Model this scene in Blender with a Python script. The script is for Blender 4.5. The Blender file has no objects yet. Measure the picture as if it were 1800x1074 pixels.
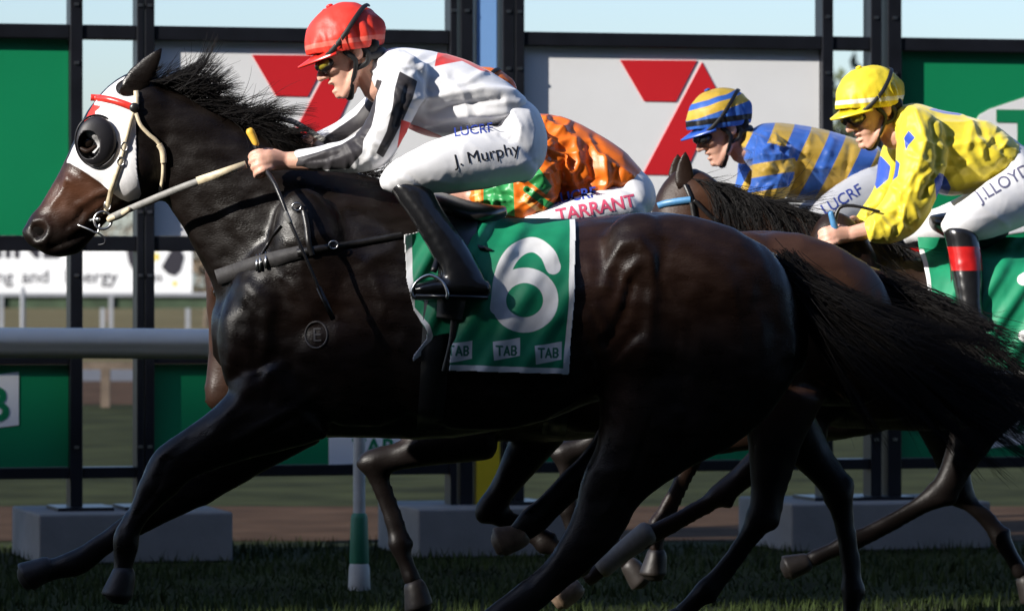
import bpy, bmesh, math, random
import numpy as np
from mathutils import Vector, Matrix
from mathutils.bvhtree import BVHTree

# ------------------------------------------------------------------ camera, sky, sun, exposure
SC = bpy.context.scene
COL = SC.collection
CAM_Y, CAM_Z, FPX = -14.0, 1.36, 7700.0
cam_d = bpy.data.cameras.new('camera')
cam = bpy.data.objects.new('camera', cam_d); COL.objects.link(cam)
cam.location = (0, CAM_Y, CAM_Z); cam.rotation_euler = (math.radians(90), 0, 0)
cam_d.sensor_width = 36; cam_d.lens = 36 * FPX / 1800; cam_d.shift_y = -37 / 1800
cam_d.clip_start = .5; cam_d.clip_end = 6000
cam_d.dof.use_dof = True; cam_d.dof.focus_distance = 13.8; cam_d.dof.aperture_fstop = 7
SC.camera = cam

SUN_TO = Vector((-30, -20, 18)).normalized()          # direction towards the sun
ELEV = math.asin(SUN_TO.z)
AZ = math.atan2(SUN_TO.x, SUN_TO.y)
world = bpy.data.worlds.new('World'); SC.world = world; world.use_nodes = True
wn = world.node_tree.nodes; wl = world.node_tree.links
sky = wn.new('ShaderNodeTexSky'); sky.sky_type = 'NISHITA'; sky.sun_disc = False
sky.sun_elevation = ELEV; sky.sun_rotation = AZ
sky.air_density = 1.0; sky.dust_density = 1.0; sky.ozone_density = 1.8
tint = wn.new('ShaderNodeMix'); tint.data_type = 'RGBA'; tint.blend_type = 'MULTIPLY'; tint.inputs[0].default_value = 1
tint.inputs[7].default_value = (.92, 1.0, 1.2, 1); wl.new(sky.outputs[0], tint.inputs[6]); wl.new(tint.outputs[2], wn['Background'].inputs[0]); wn['Background'].inputs[1].default_value = .10
sun_d = bpy.data.lights.new('sun', 'SUN'); sun_d.energy = 5.0; sun_d.angle = math.radians(.55)
sun_d.color = (1, .95, .87)
sun = bpy.data.objects.new('sun', sun_d); COL.objects.link(sun)
sun.location = SUN_TO * 120
sun.rotation_euler = SUN_TO.to_track_quat('Z', 'Y').to_euler()
SC.view_settings.view_transform = 'Standard'; SC.view_settings.look = 'None'
SC.view_settings.gamma = 1; SC.view_settings.use_curve_mapping = False
SC.view_settings.exposure = .70

# ------------------------------------------------------------------ helpers
rng = np.random.default_rng(7)
random.seed(7)
ORG = {}

def P(px, py, y=0.0):
    s = FPX / (y - CAM_Y)
    return np.array([(px - 900) / s, CAM_Z - (py - 500) / s])
def W(px, py, y=0.0):
    a = P(px, py, y); return np.array([a[0], y, a[1]])

def empty(name, label, cat, loc, group=None):
    o = bpy.data.objects.new(name, None); COL.objects.link(o); o.location = loc
    o.empty_display_size = .2
    o['label'] = label; o['category'] = cat
    if group: o['group'] = group
    ORG[o.name] = np.array(loc, float); return o

def mk(name, v, f, m, parent=None, smooth=True, kind=None, label=None, cat=None, group=None):
    v = np.asarray(v, float)
    org = ORG[parent.name] if parent is not None else np.zeros(3)
    if parent is None and len(v) and kind is None:
        lo, hi = v.min(0), v.max(0); org = np.array([(lo[0]+hi[0])/2, (lo[1]+hi[1])/2, lo[2]])
    me = bpy.data.meshes.new(name)
    me.from_pydata((v - org).tolist(), [], [tuple(int(i) for i in q) for q in f]); me.update()
    if smooth: me.shade_smooth()
    return link(name, me, m, parent, org, kind, label, cat, group)

def link(name, me, m, parent=None, org=None, kind=None, label=None, cat=None, group=None):
    if m is not None: me.materials.append(m)
    o = bpy.data.objects.new(name, me); COL.objects.link(o)
    if parent is not None:
        o.parent = parent; ORG[o.name] = ORG[parent.name]
    else:
        o.location = org if org is not None else (0, 0, 0)
        ORG[o.name] = np.array(o.location)
    if kind: o['kind'] = kind
    if label: o['label'] = label
    if cat: o['category'] = cat
    if group: o['group'] = group
    return o

def solid(o, t, off=0.0):
    md = o.modifiers.new('thickness', 'SOLIDIFY'); md.thickness = t; md.offset = off; return o
def bevel(o, w, seg=2):
    md = o.modifiers.new('edges', 'BEVEL'); md.width = w; md.segments = seg; md.limit_method = 'ANGLE'; return o

def join(parts):
    V, F, n = [], [], 0
    for v, f in parts:
        v = np.asarray(v, float); V.append(v); F += [tuple(i + n for i in q) for q in f]; n += len(v)
    return np.vstack(V), F

def catmull(A, sub):
    A = np.asarray(A, float); n = len(A)
    if n < 3 or sub < 2:
        t = np.linspace(0, n - 1, (n - 1) * max(sub, 1) + 1)
        return np.array([np.interp(t, range(n), A[:, k]) for k in range(A.shape[1])]).T
    out = []
    Q = np.vstack([2 * A[0] - A[1], A, 2 * A[-1] - A[-2]])
    for i in range(n - 1):
        p0, p1, p2, p3 = Q[i:i + 4]
        for k in range(sub):
            t = k / sub
            out.append(.5 * (2*p1 + (p2-p0)*t + (2*p0-5*p1+4*p2-p3)*t*t + (3*p1-p0-3*p2+p3)*t**3))
    out.append(A[-1]); return np.array(out)

def rings(R):
    """closed surface from a list of equal rings"""
    k, n = len(R), len(R[0])
    V = np.vstack([np.vstack(R), R[0].mean(0)[None], R[-1].mean(0)[None]])
    F = []
    for i in range(k - 1):
        for j in range(n):
            a, b = i*n + j, i*n + (j+1) % n
            F.append((a, b, b + n, a + n))
    c0, c1 = k*n, k*n + 1
    for j in range(n):
        F.append((c0, (j+1) % n, j)); F.append((c1, (k-1)*n + j, (k-1)*n + (j+1) % n))
    return V, F

def loft(secs, n=22, sub=4):
    """secs: rows Tx,Tz,Bx,Bz,halfwidth,yc in metres; elliptic sections between T and B"""
    A = catmull(np.array(secs, float), sub)
    th = np.linspace(0, 2*np.pi, n, endpoint=False); c, s = np.cos(th), np.sin(th)
    R = []
    def ring(r, k, off):
        T, B = r[:2], r[2:4]; m = (T+B)/2 + off; a = (T-B)/2*k
        return np.stack([m[0] + a[0]*c, r[5] + max(r[4], .004)*k*s, m[1] + a[1]*c], 1)
    def tang(i, j):
        m = lambda r: (r[:2]+r[2:4])/2
        d = m(A[i]) - m(A[j]); return d / (np.linalg.norm(d) + 1e-9)
    h0 = min(A[0][4], np.linalg.norm(A[0][:2]-A[0][2:4])/2); h1 = min(A[-1][4], np.linalg.norm(A[-1][:2]-A[-1][2:4])/2)
    for q, k in ((.5, .55), (.28, .85)): R.append(ring(A[0], k, tang(0, 1)*h0*q))
    for r in A: R.append(ring(r, 1, 0))
    for q, k in ((.28, .85), (.5, .55)): R.append(ring(A[-1], k, tang(-1, -2)*h1*q))
    return rings(R)

def lpx(rows, y0, Pf=None):
    """rows of ((Tpx,Tpy),(Bpx,Bpy),w,yc) -> loft rows, measured on the plane y0"""
    out = []
    for T, B, w, yc in rows:
        t = P(*T, y0); b = P(*B, y0); out.append([t[0], t[1], b[0], b[1], w, y0 + yc])
    return out

def tube(pts, rad, n=12, sub=4, flat=1.0):
    """round tapered tube through 3D points"""
    A = catmull(np.hstack([np.array(pts, float), np.array(rad, float)[:, None]]), sub)
    p, r = A[:, :3], np.maximum(A[:, 3], 1e-4)
    T = np.gradient(p, axis=0); T /= np.linalg.norm(T, axis=1)[:, None] + 1e-12
    up = np.array([0, 1., 0]) if abs(T[0][1]) < .9 else np.array([1., 0, 0])
    th = np.linspace(0, 2*np.pi, n, endpoint=False)
    R = []
    u = np.cross(T[0], up); u /= np.linalg.norm(u)
    def rg(c, t, u, k): 
        v = np.cross(t, u); return c + k*(np.cos(th)[:, None]*u + flat*np.sin(th)[:, None]*v)
    for i in range(len(p)):
        u = u - T[i]*np.dot(u, T[i]); u /= np.linalg.norm(u) + 1e-12
        if i == 0:
            R += [rg(p[0] - T[0]*r[0]*.85, T[0], u, r[0]*.5), rg(p[0] - T[0]*r[0]*.45, T[0], u, r[0]*.88)]
        R.append(rg(p[i], T[i], u, r[i]))
    R += [rg(p[-1] + T[-1]*r[-1]*.45, T[-1], u, r[-1]*.88), rg(p[-1] + T[-1]*r[-1]*.85, T[-1], u, r[-1]*.5)]
    return rings(R)

def ell(c, r, ry=0.0, n=20, m=12):
    th = np.linspace(0, 2*np.pi, n, endpoint=False)
    R = []
    for ph in np.linspace(-np.pi/2, np.pi/2, m + 2)[1:-1]:
        R.append(np.stack([r[0]*np.cos(ph)*np.cos(th), r[1]*np.cos(ph)*np.sin(th), np.full(n, r[2]*np.sin(ph))], 1))
    V, F = rings(R); V[-2] = (0, 0, -r[2]); V[-1] = (0, 0, r[2])
    ca, sa = math.cos(ry), math.sin(ry)
    x, z = V[:, 0]*ca + V[:, 2]*sa, -V[:, 0]*sa + V[:, 2]*ca
    V = np.stack([x, V[:, 1], z], 1) + np.array(c); return V, F

def box(x0, x1, y0, y1, z0, z1):
    v = [(x, y, z) for z in (z0, z1) for y in (y0, y1) for x in (x0, x1)]
    return np.array(v, float), [(0, 2, 3, 1), (4, 5, 7, 6), (0, 1, 5, 4), (1, 3, 7, 5), (3, 2, 6, 7), (2, 0, 4, 6)]

def mesh_of(v, f):
    me = bpy.data.meshes.new('tmp'); me.from_pydata(np.asarray(v).tolist(), [], [tuple(int(i) for i in q) for q in f]); me.update(); return me
def co_of(me):
    a = np.empty(len(me.vertices)*3); me.vertices.foreach_get('co', a); return a.reshape(-1, 3)
def no_of(me):
    a = np.empty(len(me.vertices)*3, np.float32); me.vertex_normals.foreach_get('vector', a); return a.reshape(-1, 3).astype(float)
def set_co(me, a):
    me.vertices.foreach_set('co', np.ascontiguousarray(a).ravel()); me.update()

def fuse(parts, voxel, smooth=4, fac=.5):
    """union of overlapping closed pieces as one continuous, evenly meshed surface"""
    me = mesh_of(*join(parts)); o = bpy.data.objects.new('tmp', me); COL.objects.link(o)
    a = o.modifiers.new('r', 'REMESH'); a.mode = 'VOXEL'; a.voxel_size = voxel; a.use_smooth_shade = True
    if smooth:
        b = o.modifiers.new('s', 'SMOOTH'); b.iterations = smooth; b.factor = fac
    dg = bpy.context.evaluated_depsgraph_get(); dg.update()
    out = bpy.data.meshes.new_from_object(o.evaluated_get(dg))
    bpy.data.objects.remove(o); bpy.data.meshes.remove(me)
    out.shade_smooth(); return out

def bvh_of(me):
    return BVHTree.FromPolygons([v.co.copy() for v in me.vertices], [tuple(p.vertices) for p in me.polygons])

def hash3(ix, iy, iz):
    h = (ix*374761393 + iy*668265263 + iz*2147483647 + 1013904223).astype(np.int64)
    h = (h ^ (h >> 13)) * 1274126177; h &= 0x7fffffff
    return ((h ^ (h >> 16)) & 0xffff) / 65535.0
def noise(p, scale, seed=0):
    q = p*scale + seed*17.31; i = np.floor(q).astype(np.int64); f = q - i; f = f*f*(3-2*f)
    r = 0
    for dx in (0, 1):
        for dy in (0, 1):
            for dz in (0, 1):
                w = (f[:, 0] if dx else 1-f[:, 0])*(f[:, 1] if dy else 1-f[:, 1])*(f[:, 2] if dz else 1-f[:, 2])
                r = r + w*hash3(i[:, 0]+dx, i[:, 1]+dy, i[:, 2]+dz)
    return r*2 - 1
def ridged(p, scale, seed=0): return 1 - np.abs(noise(p, scale, seed))*2

def seg_d(Q, a, b):
    ab = b - a; t = np.clip(((Q-a) @ ab)/(ab @ ab + 1e-12), 0, 1); return np.linalg.norm(Q - a - t[:, None]*ab, axis=1)
def line_d(Q, pts):
    d = np.full(len(Q), 1e9)
    for a, b in zip(pts[:-1], pts[1:]): d = np.minimum(d, seg_d(Q, np.asarray(a, float), np.asarray(b, float)))
    return d
def poly_sd(Q, poly):
    """signed distance to a polygon, positive inside"""
    poly = np.asarray(poly, float); d = line_d(Q, np.vstack([poly, poly[:1]]))
    ins = np.zeros(len(Q), bool); n = len(poly)
    for i in range(n):
        a, b = poly[i], poly[(i+1) % n]
        c = (a[1] > Q[:, 1]) != (b[1] > Q[:, 1])
        xx = (b[0]-a[0])*(Q[:, 1]-a[1])/((b[1]-a[1]) if abs(b[1]-a[1]) > 1e-9 else 1e-9) + a[0]
        ins ^= c & (Q[:, 0] < xx)
    return np.where(ins, d, -d)
def to_px(co, y0):
    s = FPX/(y0 - CAM_Y); return np.stack([co[:, 0]*s + 900, 500 - (co[:, 2] - CAM_Z)*s], 1)

def emboss(me, strokes, y0, org=None, side=-1):
    """raise or sink folds, tendons and muscle edges along traced lines: (points, width, height)"""
    co = co_of(me); no = no_of(me); Q = to_px(co, y0); d = np.zeros(len(co))
    mask = np.clip(no[:, 1]*side*2.0 + .15, 0, 1)
    for pts, w, h in strokes:
        L = line_d(Q, pts); d += h*(np.exp(-(L/w)**2) if w > 0 else np.exp(-L/-w))
    set_co(me, co + no*(d*mask)[:, None])
def fold_lines(rows, n, seed, across=.4, w=(3.5, 6), h=.006, ln=(25, 60)):
    """random creases that run along a garment (across: how far they turn round it)"""
    r = np.random.default_rng(seed); A = catmull(np.array([[*T, *B] for T, B, *_ in rows], float), 6); out = []
    for _ in range(n):
        i = r.integers(1, len(A)-1); T, B = A[i, :2], A[i, 2:]; s = r.uniform(.08, .92); p = T*(1-s)+B*s
        ax = (A[i+1]-A[i-1]); ax = (ax[:2]+ax[2:])/2; ax /= np.linalg.norm(ax)+1e-9; la = (B-T)/(np.linalg.norm(B-T)+1e-9)
        d = ax*r.normal(1-across, .25) + la*r.normal(0, 1)*across*1.6; d /= np.linalg.norm(d)+1e-9; L = r.uniform(*ln); nn = np.array([-d[1], d[0]])*r.normal(0, .18)*L
        pts = [p-d*L/2, p-d*L*.1+nn*.6, p+d*L*.2+nn, p+d*L/2]; ww = r.uniform(*w); sg = h*r.uniform(.5, 1.2)
        out.append((catmull(np.array(pts), 3), -ww*.8, sg)); out.append((catmull(np.array(pts)+np.array([-d[1], d[0]])*ww*2.0, 3), ww*1.3, -sg*.7))
    return out
def wrinkle(me, amp, scale, seed=0, stretch=(1, 1, 1)):
    co = co_of(me); no = no_of(me); p = co*np.array(stretch)
    w = p + .05*np.stack([noise(p, scale*.6, seed+1), noise(p, scale*.6, seed+2), noise(p, scale*.6, seed+3)], 1)
    d = amp*(ridged(w, scale, seed)**2 - .4) + amp*.4*(ridged(w, scale*2.1, seed+5) - .5)
    set_co(me, co + no*d[:, None])
def attr(me, name, a):
    t = me.attributes.new(name, 'FLOAT', 'POINT'); t.data.foreach_set('value', np.asarray(a, np.float32))

def clip(v, f, fld):
    """part of a mesh where fld > 0, cut exactly along the zero line"""
    v = np.asarray(v, float); out, cache, idx = [], {}, {}
    F = []
    def vi(i):
        if i not in idx: idx[i] = len(out); out.append(v[i])
        return idx[i]
    def cut(i, j):
        k = (min(i, j), max(i, j))
        if k not in cache:
            t = fld[i]/(fld[i]-fld[j]); cache[k] = len(out); out.append(v[i]*(1-t) + v[j]*t)
        return cache[k]
    for q in f:
        s = [fld[i] > 0 for i in q]
        if all(s): F.append(tuple(vi(i) for i in q)); continue
        if not any(s): continue
        g = []
        for a in range(len(q)):
            i, j = q[a], q[(a+1) % len(q)]
            if fld[i] > 0: g.append(vi(i))
            if (fld[i] > 0) != (fld[j] > 0): g.append(cut(i, j))
        if len(g) >= 3: F.append(tuple(g))
    return np.array(out), F

def hit(bv, x, z, y_from=-3.0, default=None):
    r = bv.ray_cast(Vector((x, y_from, z)), Vector((0, 1, 0)))
    return r[0].y if r[0] is not None else default

def ribbon(pts, width, thick=.004, wdir=None):
    """flat strap with thickness through 3D points, broad side to the track side"""
    p = catmull(np.array(pts, float), 5) if len(pts) > 2 else np.array(pts, float)
    T = np.gradient(p, axis=0); T /= np.linalg.norm(T, axis=1)[:, None] + 1e-12
    wd = np.broadcast_to(np.asarray(width, float), (len(p),)) if np.ndim(width) == 0 else np.interp(np.linspace(0, 1, len(p)), np.linspace(0, 1, len(width)), width)
    R = []
    for i in range(len(p)):
        nrm = np.array([0, -1., 0]) if wdir is None else np.asarray(wdir, float)
        a = np.cross(T[i], nrm); a /= np.linalg.norm(a) + 1e-9; b = np.cross(a, T[i])
        h, t = wd[i]/2, thick/2
        R.append(np.array([p[i]+a*h+b*t, p[i]-a*h+b*t, p[i]-a*h-b*t, p[i]+a*h-b*t]))
    return rings(R)

def strap_on(bv, pxpts, y0, width, thick=.004, off=.004, ydef=None, sub=6):
    A = catmull(np.array(pxpts, float), sub) if len(pxpts) > 2 else np.array(pxpts, float)
    out, last = [], ydef if ydef is not None else y0 - .1
    for q in A:
        a = P(*q, y0); y = hit(bv, a[0], a[1], default=None)
        if y is None or y > y0 + .02: y = y0 if ydef is None else ydef
        last = y; out.append((a[0], y - off, a[1]))
    out = np.array(out)
    k = np.array([.25, .5, .25]); yy = np.pad(out[:, 1], 1, mode='edge'); out[:, 1] = np.minimum(out[:, 1], np.convolve(yy, k, 'valid'))
    return ribbon(out, width, thick)

def hairs(S, r0, r1=.0003, n=3):
    """S: (strands, points, 3)"""
    N, K, _ = S.shape
    T = np.gradient(S, axis=1); T /= np.linalg.norm(T, axis=2, keepdims=True) + 1e-12
    u = np.cross(T, np.array([.3, 1., .2])); u /= np.linalg.norm(u, axis=2, keepdims=True) + 1e-12; w = np.cross(T, u)
    r = (r0*(1-np.linspace(0, 1, K)**1.5) + r1)[None, :, None]
    V = np.stack([S + r*(math.cos(a)*u + math.sin(a)*w) for a in np.linspace(0, 2*np.pi, n, endpoint=False)], 2)
    idx = np.arange(N*K*n).reshape(N, K, n); F = []
    for j in range(n):
        F.append(np.stack([idx[:, :-1, j], idx[:, :-1, (j+1) % n], idx[:, 1:, (j+1) % n], idx[:, 1:, j]], -1).reshape(-1, 4))
    return V.reshape(-1, 3), np.vstack(F)

_txt = {}
def text_flat(s, size, extra=0.0, fine=0.0):
    """outline lettering as triangles in the x-z plane, centred"""
    cu = bpy.data.curves.new('t', 'FONT'); cu.body = s; cu.size = size; cu.align_x = 'CENTER'; cu.align_y = 'CENTER'
    cu.offset = extra; cu.resolution_u = 4; cu.fill_mode = 'FRONT'
    o = bpy.data.objects.new('t', cu); COL.objects.link(o)
    dg = bpy.context.evaluated_depsgraph_get(); dg.update()
    me = bpy.data.meshes.new_from_object(o.evaluated_get(dg)); bpy.data.objects.remove(o)
    bm = bmesh.new(); bm.from_mesh(me); bmesh.ops.triangulate(bm, faces=bm.faces[:])
    bmesh.ops.remove_doubles(bm, verts=bm.verts[:], dist=1e-5)
    if fine:
        for _ in range(5):
            e = [x for x in bm.edges if x.calc_length() > fine]
            if not e: break
            bmesh.ops.subdivide_edges(bm, edges=e, cuts=1); bmesh.ops.triangulate(bm, faces=bm.faces[:])
    bm.verts.ensure_lookup_table()
    v = np.array([(x.co.x, 0, x.co.y) for x in bm.verts]); f = [tuple(q.index for q in p.verts) for p in bm.faces]
    bm.free(); return v, f

def decal(v, f, cpx, y0, rot, bv, off=.003, ydef=None):
    """lay flat lettering on a surface seen from the track side"""
    c, s = math.cos(rot), math.sin(rot); o = P(*cpx, y0)
    x = v[:, 0]*c - v[:, 2]*s + o[0]; z = v[:, 0]*s + v[:, 2]*c + o[1]
    y = np.array([hit(bv, a, b, default=np.nan) for a, b in zip(x, z)])
    m = np.nanmedian(y) if np.isfinite(y).any() else (ydef or y0)
    y = np.where(np.isfinite(y), y, m); return np.stack([x, y - off, z], 1), f

# ------------------------------------------------------------------ materials
def nt(name):
    m = bpy.data.materials.new(name); m.use_nodes = True
    return m, m.node_tree.nodes, m.node_tree.links, m.node_tree.nodes['Principled BSDF']

def mat(name, col, rough=.5, spec=.5, var=.12, vscale=8.0, bump=0.0, bscale=60.0, stretch=(1, 1, 1), metal=0.0, coat=0.0, sheen=0.0,
        layers=(), sss=0.0, blend=None, rvar=0.0, aniso=0.0, edge=.0012):
    """layers: (attribute, colour) - print laid over the base where the attribute is positive; blend: (attribute, colour) - soft change of the thing's own colour"""
    m, n, l, b = nt(name)
    tc = n.new('ShaderNodeTexCoord'); mp = n.new('ShaderNodeMapping'); mp.inputs['Scale'].default_value = stretch
    l.new(tc.outputs['Object'], mp.inputs[0])
    base = n.new('ShaderNodeRGB'); base.outputs[0].default_value = (*col, 1); cur = base.outputs[0]
    if blend:
        a = n.new('ShaderNodeAttribute'); a.attribute_name = blend[0]
        x = n.new('ShaderNodeMix'); x.data_type = 'RGBA'; l.new(a.outputs['Fac'], x.inputs[0]); l.new(cur, x.inputs[6]); x.inputs[7].default_value = (*blend[1], 1); cur = x.outputs[2]
    for an, c in layers:
        a = n.new('ShaderNodeAttribute'); a.attribute_name = an
        r = n.new('ShaderNodeMapRange'); r.inputs[1].default_value = -edge; r.inputs[2].default_value = edge; l.new(a.outputs['Fac'], r.inputs[0])
        x = n.new('ShaderNodeMix'); x.data_type = 'RGBA'; l.new(r.outputs[0], x.inputs[0]); l.new(cur, x.inputs[6]); x.inputs[7].default_value = (*c, 1); cur = x.outputs[2]
    if var:
        z = n.new('ShaderNodeTexNoise'); z.inputs['Scale'].default_value = vscale; z.inputs['Detail'].default_value = 6; l.new(mp.outputs[0], z.inputs[0])
        r = n.new('ShaderNodeMapRange'); r.inputs[1].default_value = .3; r.inputs[2].default_value = .7; r.inputs[3].default_value = 1-var; r.inputs[4].default_value = 1+var; l.new(z.outputs[0], r.inputs[0])
        x = n.new('ShaderNodeVectorMath'); x.operation = 'SCALE'; l.new(cur, x.inputs[0]); l.new(r.outputs[0], x.inputs['Scale']); cur = x.outputs[0]
        if rvar:
            q = n.new('ShaderNodeMapRange'); q.inputs[1].default_value = .3; q.inputs[2].default_value = .7; q.inputs[3].default_value = rough-rvar; q.inputs[4].default_value = rough+rvar; l.new(z.outputs[0], q.inputs[0]); l.new(q.outputs[0], b.inputs['Roughness'])
    l.new(cur, b.inputs['Base Color'])
    if not rvar: b.inputs['Roughness'].default_value = rough
    b.inputs['Specular IOR Level'].default_value = spec; b.inputs['Metallic'].default_value = metal
    b.inputs['Coat Weight'].default_value = coat; b.inputs['Sheen Weight'].default_value = sheen
    if aniso: b.inputs['Anisotropic'].default_value = aniso
    if sss:
        b.inputs['Subsurface Weight'].default_value = sss; b.inputs['Subsurface Radius'].default_value = (.012, .004, .002); b.inputs['Subsurface Scale'].default_value = 1.0
    if bump:
        z = n.new('ShaderNodeTexNoise'); z.inputs['Scale'].default_value = bscale; z.inputs['Detail'].default_value = 5; l.new(mp.outputs[0], z.inputs[0])
        u = n.new('ShaderNodeBump'); u.inputs['Strength'].default_value = min(1, bump); u.inputs['Distance'].default_value = .004; l.new(z.outputs[0], u.inputs['Height']); l.new(u.outputs[0], b.inputs['Normal'])
    return m

M = {}
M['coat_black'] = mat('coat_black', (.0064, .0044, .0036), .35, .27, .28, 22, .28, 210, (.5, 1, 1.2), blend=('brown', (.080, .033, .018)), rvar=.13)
M['coat_bay'] = mat('coat_bay', (.034, .0155, .009), .42, .24, .3, 12, .28, 210, (.5, 1, 1.2), blend=('brown', (.007, .005, .0045)), rvar=.08)
M['coat_brown'] = mat('coat_brown', (.017, .009, .006), .42, .24, .3, 12, .28, 210, (.5, 1, 1.2), blend=('brown', (.09, .037, .018)), rvar=.08)
M['hair'] = mat('black_horsehair', (.006, .005, .0046), .48, .16, .4, 40)
M['hoof'] = mat('hoof_horn', (.02, .016, .014), .5, .4, .3, 40, .2, 90)
M['hoof_pale'] = mat('pale_hoof_horn', (.16, .11, .075), .5, .4, .3, 40, .2, 90)
M['sock'] = mat('white_sock_hair', (.17, .15, .13), .6, .3, .15, 40, .2, 200)
M['skin_dark'] = mat('dark_skin', (.006, .005, .0045), .9, .05, .2, 30)
M['leather'] = mat('black_leather', (.012, .011, .011), .34, .5, .25, 60, .15, 260)
M['web'] = mat('grey_webbing', (.05, .047, .047), .6, .4, .2, 90, .3, 300)
M['cream'] = mat('cream_strap', (.62, .52, .36), .45, .5, .18, 50, .12, 240)
M['greystrap'] = mat('grey_rein', (.24, .235, .22), .55, .4, .2, 60, .12, 240)
M['bluestrap'] = mat('pale_blue_strap', (.07, .22, .42), .4, .5, .15, 50)
M['metal'] = mat('steel', (.55, .55, .55), .28, .5, .15, 40, metal=1)
M['dark_metal'] = mat('dark_steel', (.05, .05, .055), .3, .5, .1, 40, metal=.6)
M['hood'] = mat('white_hood_cloth', (.68, .67, .68), .6, .35, .05, 30, .12, 320, layers=(('red', (.62, .03, .02)),))
M['redband'] = mat('red_band', (.62, .035, .025), .3, .6, .06, 30)
M['cup'] = mat('black_cup_plastic', (.016, .015, .018), .5, .4, .25, 20, .08, 80)
M['eye'] = mat('horse_eye', (.012, .008, .006), .08, .6, 0)
M['cloth'] = mat('green_saddle_cloth', (.008, .22, .105), .55, .35, .1, 16, .1, 420, layers=(('white', (.72, .72, .72)), ('letter', (.02, .17, .10))))
M['cloth_b'] = mat('green_saddle_cloth_folded', (.008, .22, .105), .55, .35, .1, 16, .1, 420, layers=(('white', (.72, .72, .72)),))
M['skin'] = mat('skin', (.62, .345, .255), .48, .4, .10, 24, .08, 150, sss=.12, layers=(('hairline', (.035, .022, .015)),))
M['breeches'] = mat('white_breeches', (.72, .72, .74), .62, .3, .04, 20, .08, 380)
M['boot'] = mat('black_boot', (.010, .010, .011), .22, .55, .2, 25, .05, 60)
M['boot_red'] = mat('black_boot_red_band', (.010, .010, .011), .24, .55, .2, 25, .05, 60, layers=(('red', (.42, .012, .012)),))
M['helmet_red'] = mat('red_silk_cap', (.70, .045, .028), .48, .4, .09, 20, .35, 45, layers=(('trim', (.80, .16, .12)),))
M['helmet_yel'] = mat('yellow_silk_cap', (.74, .58, .03), .48, .4, .09, 20, .35, 45, layers=(('trim', (.82, .80, .70)),))
M['helmet_blue'] = mat('blue_gold_cap', (.045, .16, .58), .48, .4, .09, 20, .35, 45, layers=(('gold', (.78, .50, .06)), ('trim', (.012, .012, .014))))
M['helmet_grn'] = mat('orange_silk_cap', (.75, .17, .015), .36, .6, .07, 20)
M['peak_red'] = mat('red_peak', (.72, .03, .02), .3, .6, .04, 20)
M['peak_yel'] = mat('yellow_peak', (.78, .58, .015), .3, .6, .04, 20)
M['peak_blue'] = mat('blue_peak', (.03, .11, .52), .3, .6, .04, 20)
M['silk_white'] = mat('white_black_silk', (.72, .72, .74), .55, .3, .04, 14, .3, 34, sheen=.15, layers=(('black', (.030, .027, .031)), ('red', (.66, .03, .025))))
M['silk_orange'] = mat('orange_silk', (.74, .155, .012), .40, .45, .06, 14, .08, 240, layers=(('green', (.03, .26, .07)), ('cuff', (.80, .40, .10))))
M['silk_blue'] = mat('blue_gold_silk', (.045, .16, .60), .45, .36, .10, 14, .4, 34, sheen=.3, layers=(('gold', (.66, .42, .06)),))
M['silk_yellow'] = mat('yellow_silk', (.70, .56, .03), .48, .34, .08, 14, .4, 34, sheen=.3, layers=(('blue', (.02, .07, .42)),))
M['black_cloth'] = mat('black_elastic', (.012, .012, .013), .55, .4, .15, 60)
M['lens'] = mat('amber_lens', (.30, .24, .03), .06, .8, .1, 20)
M['lens_dark'] = mat('dark_lens', (.03, .035, .04), .06, .8, .1, 20)
M['ink_black'] = mat('black_print', (.012, .012, .016), .5, .4, 0)
M['ink_blue'] = mat('blue_print', (.03, .06, .35), .5, .4, 0)
M['ink_pink'] = mat('pink_print', (.70, .09, .17), .5, .4, 0)
M['ink_grey'] = mat('grey_print', (.12, .12, .20), .5, .4, 0)
M['brand'] = mat('grey_brand_hair', (.10, .09, .085), .6, .3, .2, 60)
M['yellow_grip'] = mat('yellow_whip_cap', (.72, .42, .05), .5, .4, .1, 60)
# place
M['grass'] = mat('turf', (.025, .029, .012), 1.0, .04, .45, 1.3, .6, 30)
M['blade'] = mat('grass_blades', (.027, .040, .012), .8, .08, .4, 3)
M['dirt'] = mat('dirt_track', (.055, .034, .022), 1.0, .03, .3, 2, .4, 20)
M['road'] = mat('grey_road', (.10, .10, .105), .9, .2, .2, 2)
M['field'] = mat('dry_field', (.105, .088, .045), 1.0, .03, .35, .12)
M['frame'] = mat('black_steel_frame', (.008, .009, .013), .38, .45, .25, 8, .05, 80)
M['panel_w'] = mat('white_panel', (.87, .87, .87), .4, .4, .05, 1.6, .05, 30)
M['panel_g'] = mat('green_panel', (.006, .24, .095), .38, .4, .05, 2)
M['logo_red'] = mat('red_logo', (.66, .022, .030), .4, .4, .03, 3)
M['letter_g'] = mat('green_letter', (.008, .22, .09), .4, .4, .03, 3)
M['post_blue'] = mat('blue_post', (.22, .42, .78), .4, .4, .04, 4)
M['post_yel'] = mat('yellow_post', (.70, .50, .02), .4, .4, .06, 4)
M['rail'] = mat('white_rail_plastic', (.64, .63, .57), .4, .45, .05, 6, .04, 40)
M['rail_post'] = mat('weathered_post', (.42, .41, .38), .6, .3, .15, 12)
M['rail_grn'] = mat('green_post_sleeve', (.02, .14, .075), .5, .4, .1, 10)
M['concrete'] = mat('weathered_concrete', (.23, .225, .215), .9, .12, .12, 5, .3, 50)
M['far_white'] = mat('far_white_sign', (.74, .74, .74), .5, .3, .04, 1)
M['far_black'] = mat('far_black_print', (.025, .023, .03), .5, .3, 0)
M['far_yel'] = mat('far_yellow_print', (.7, .52, .08), .5, .3, 0)
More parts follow.
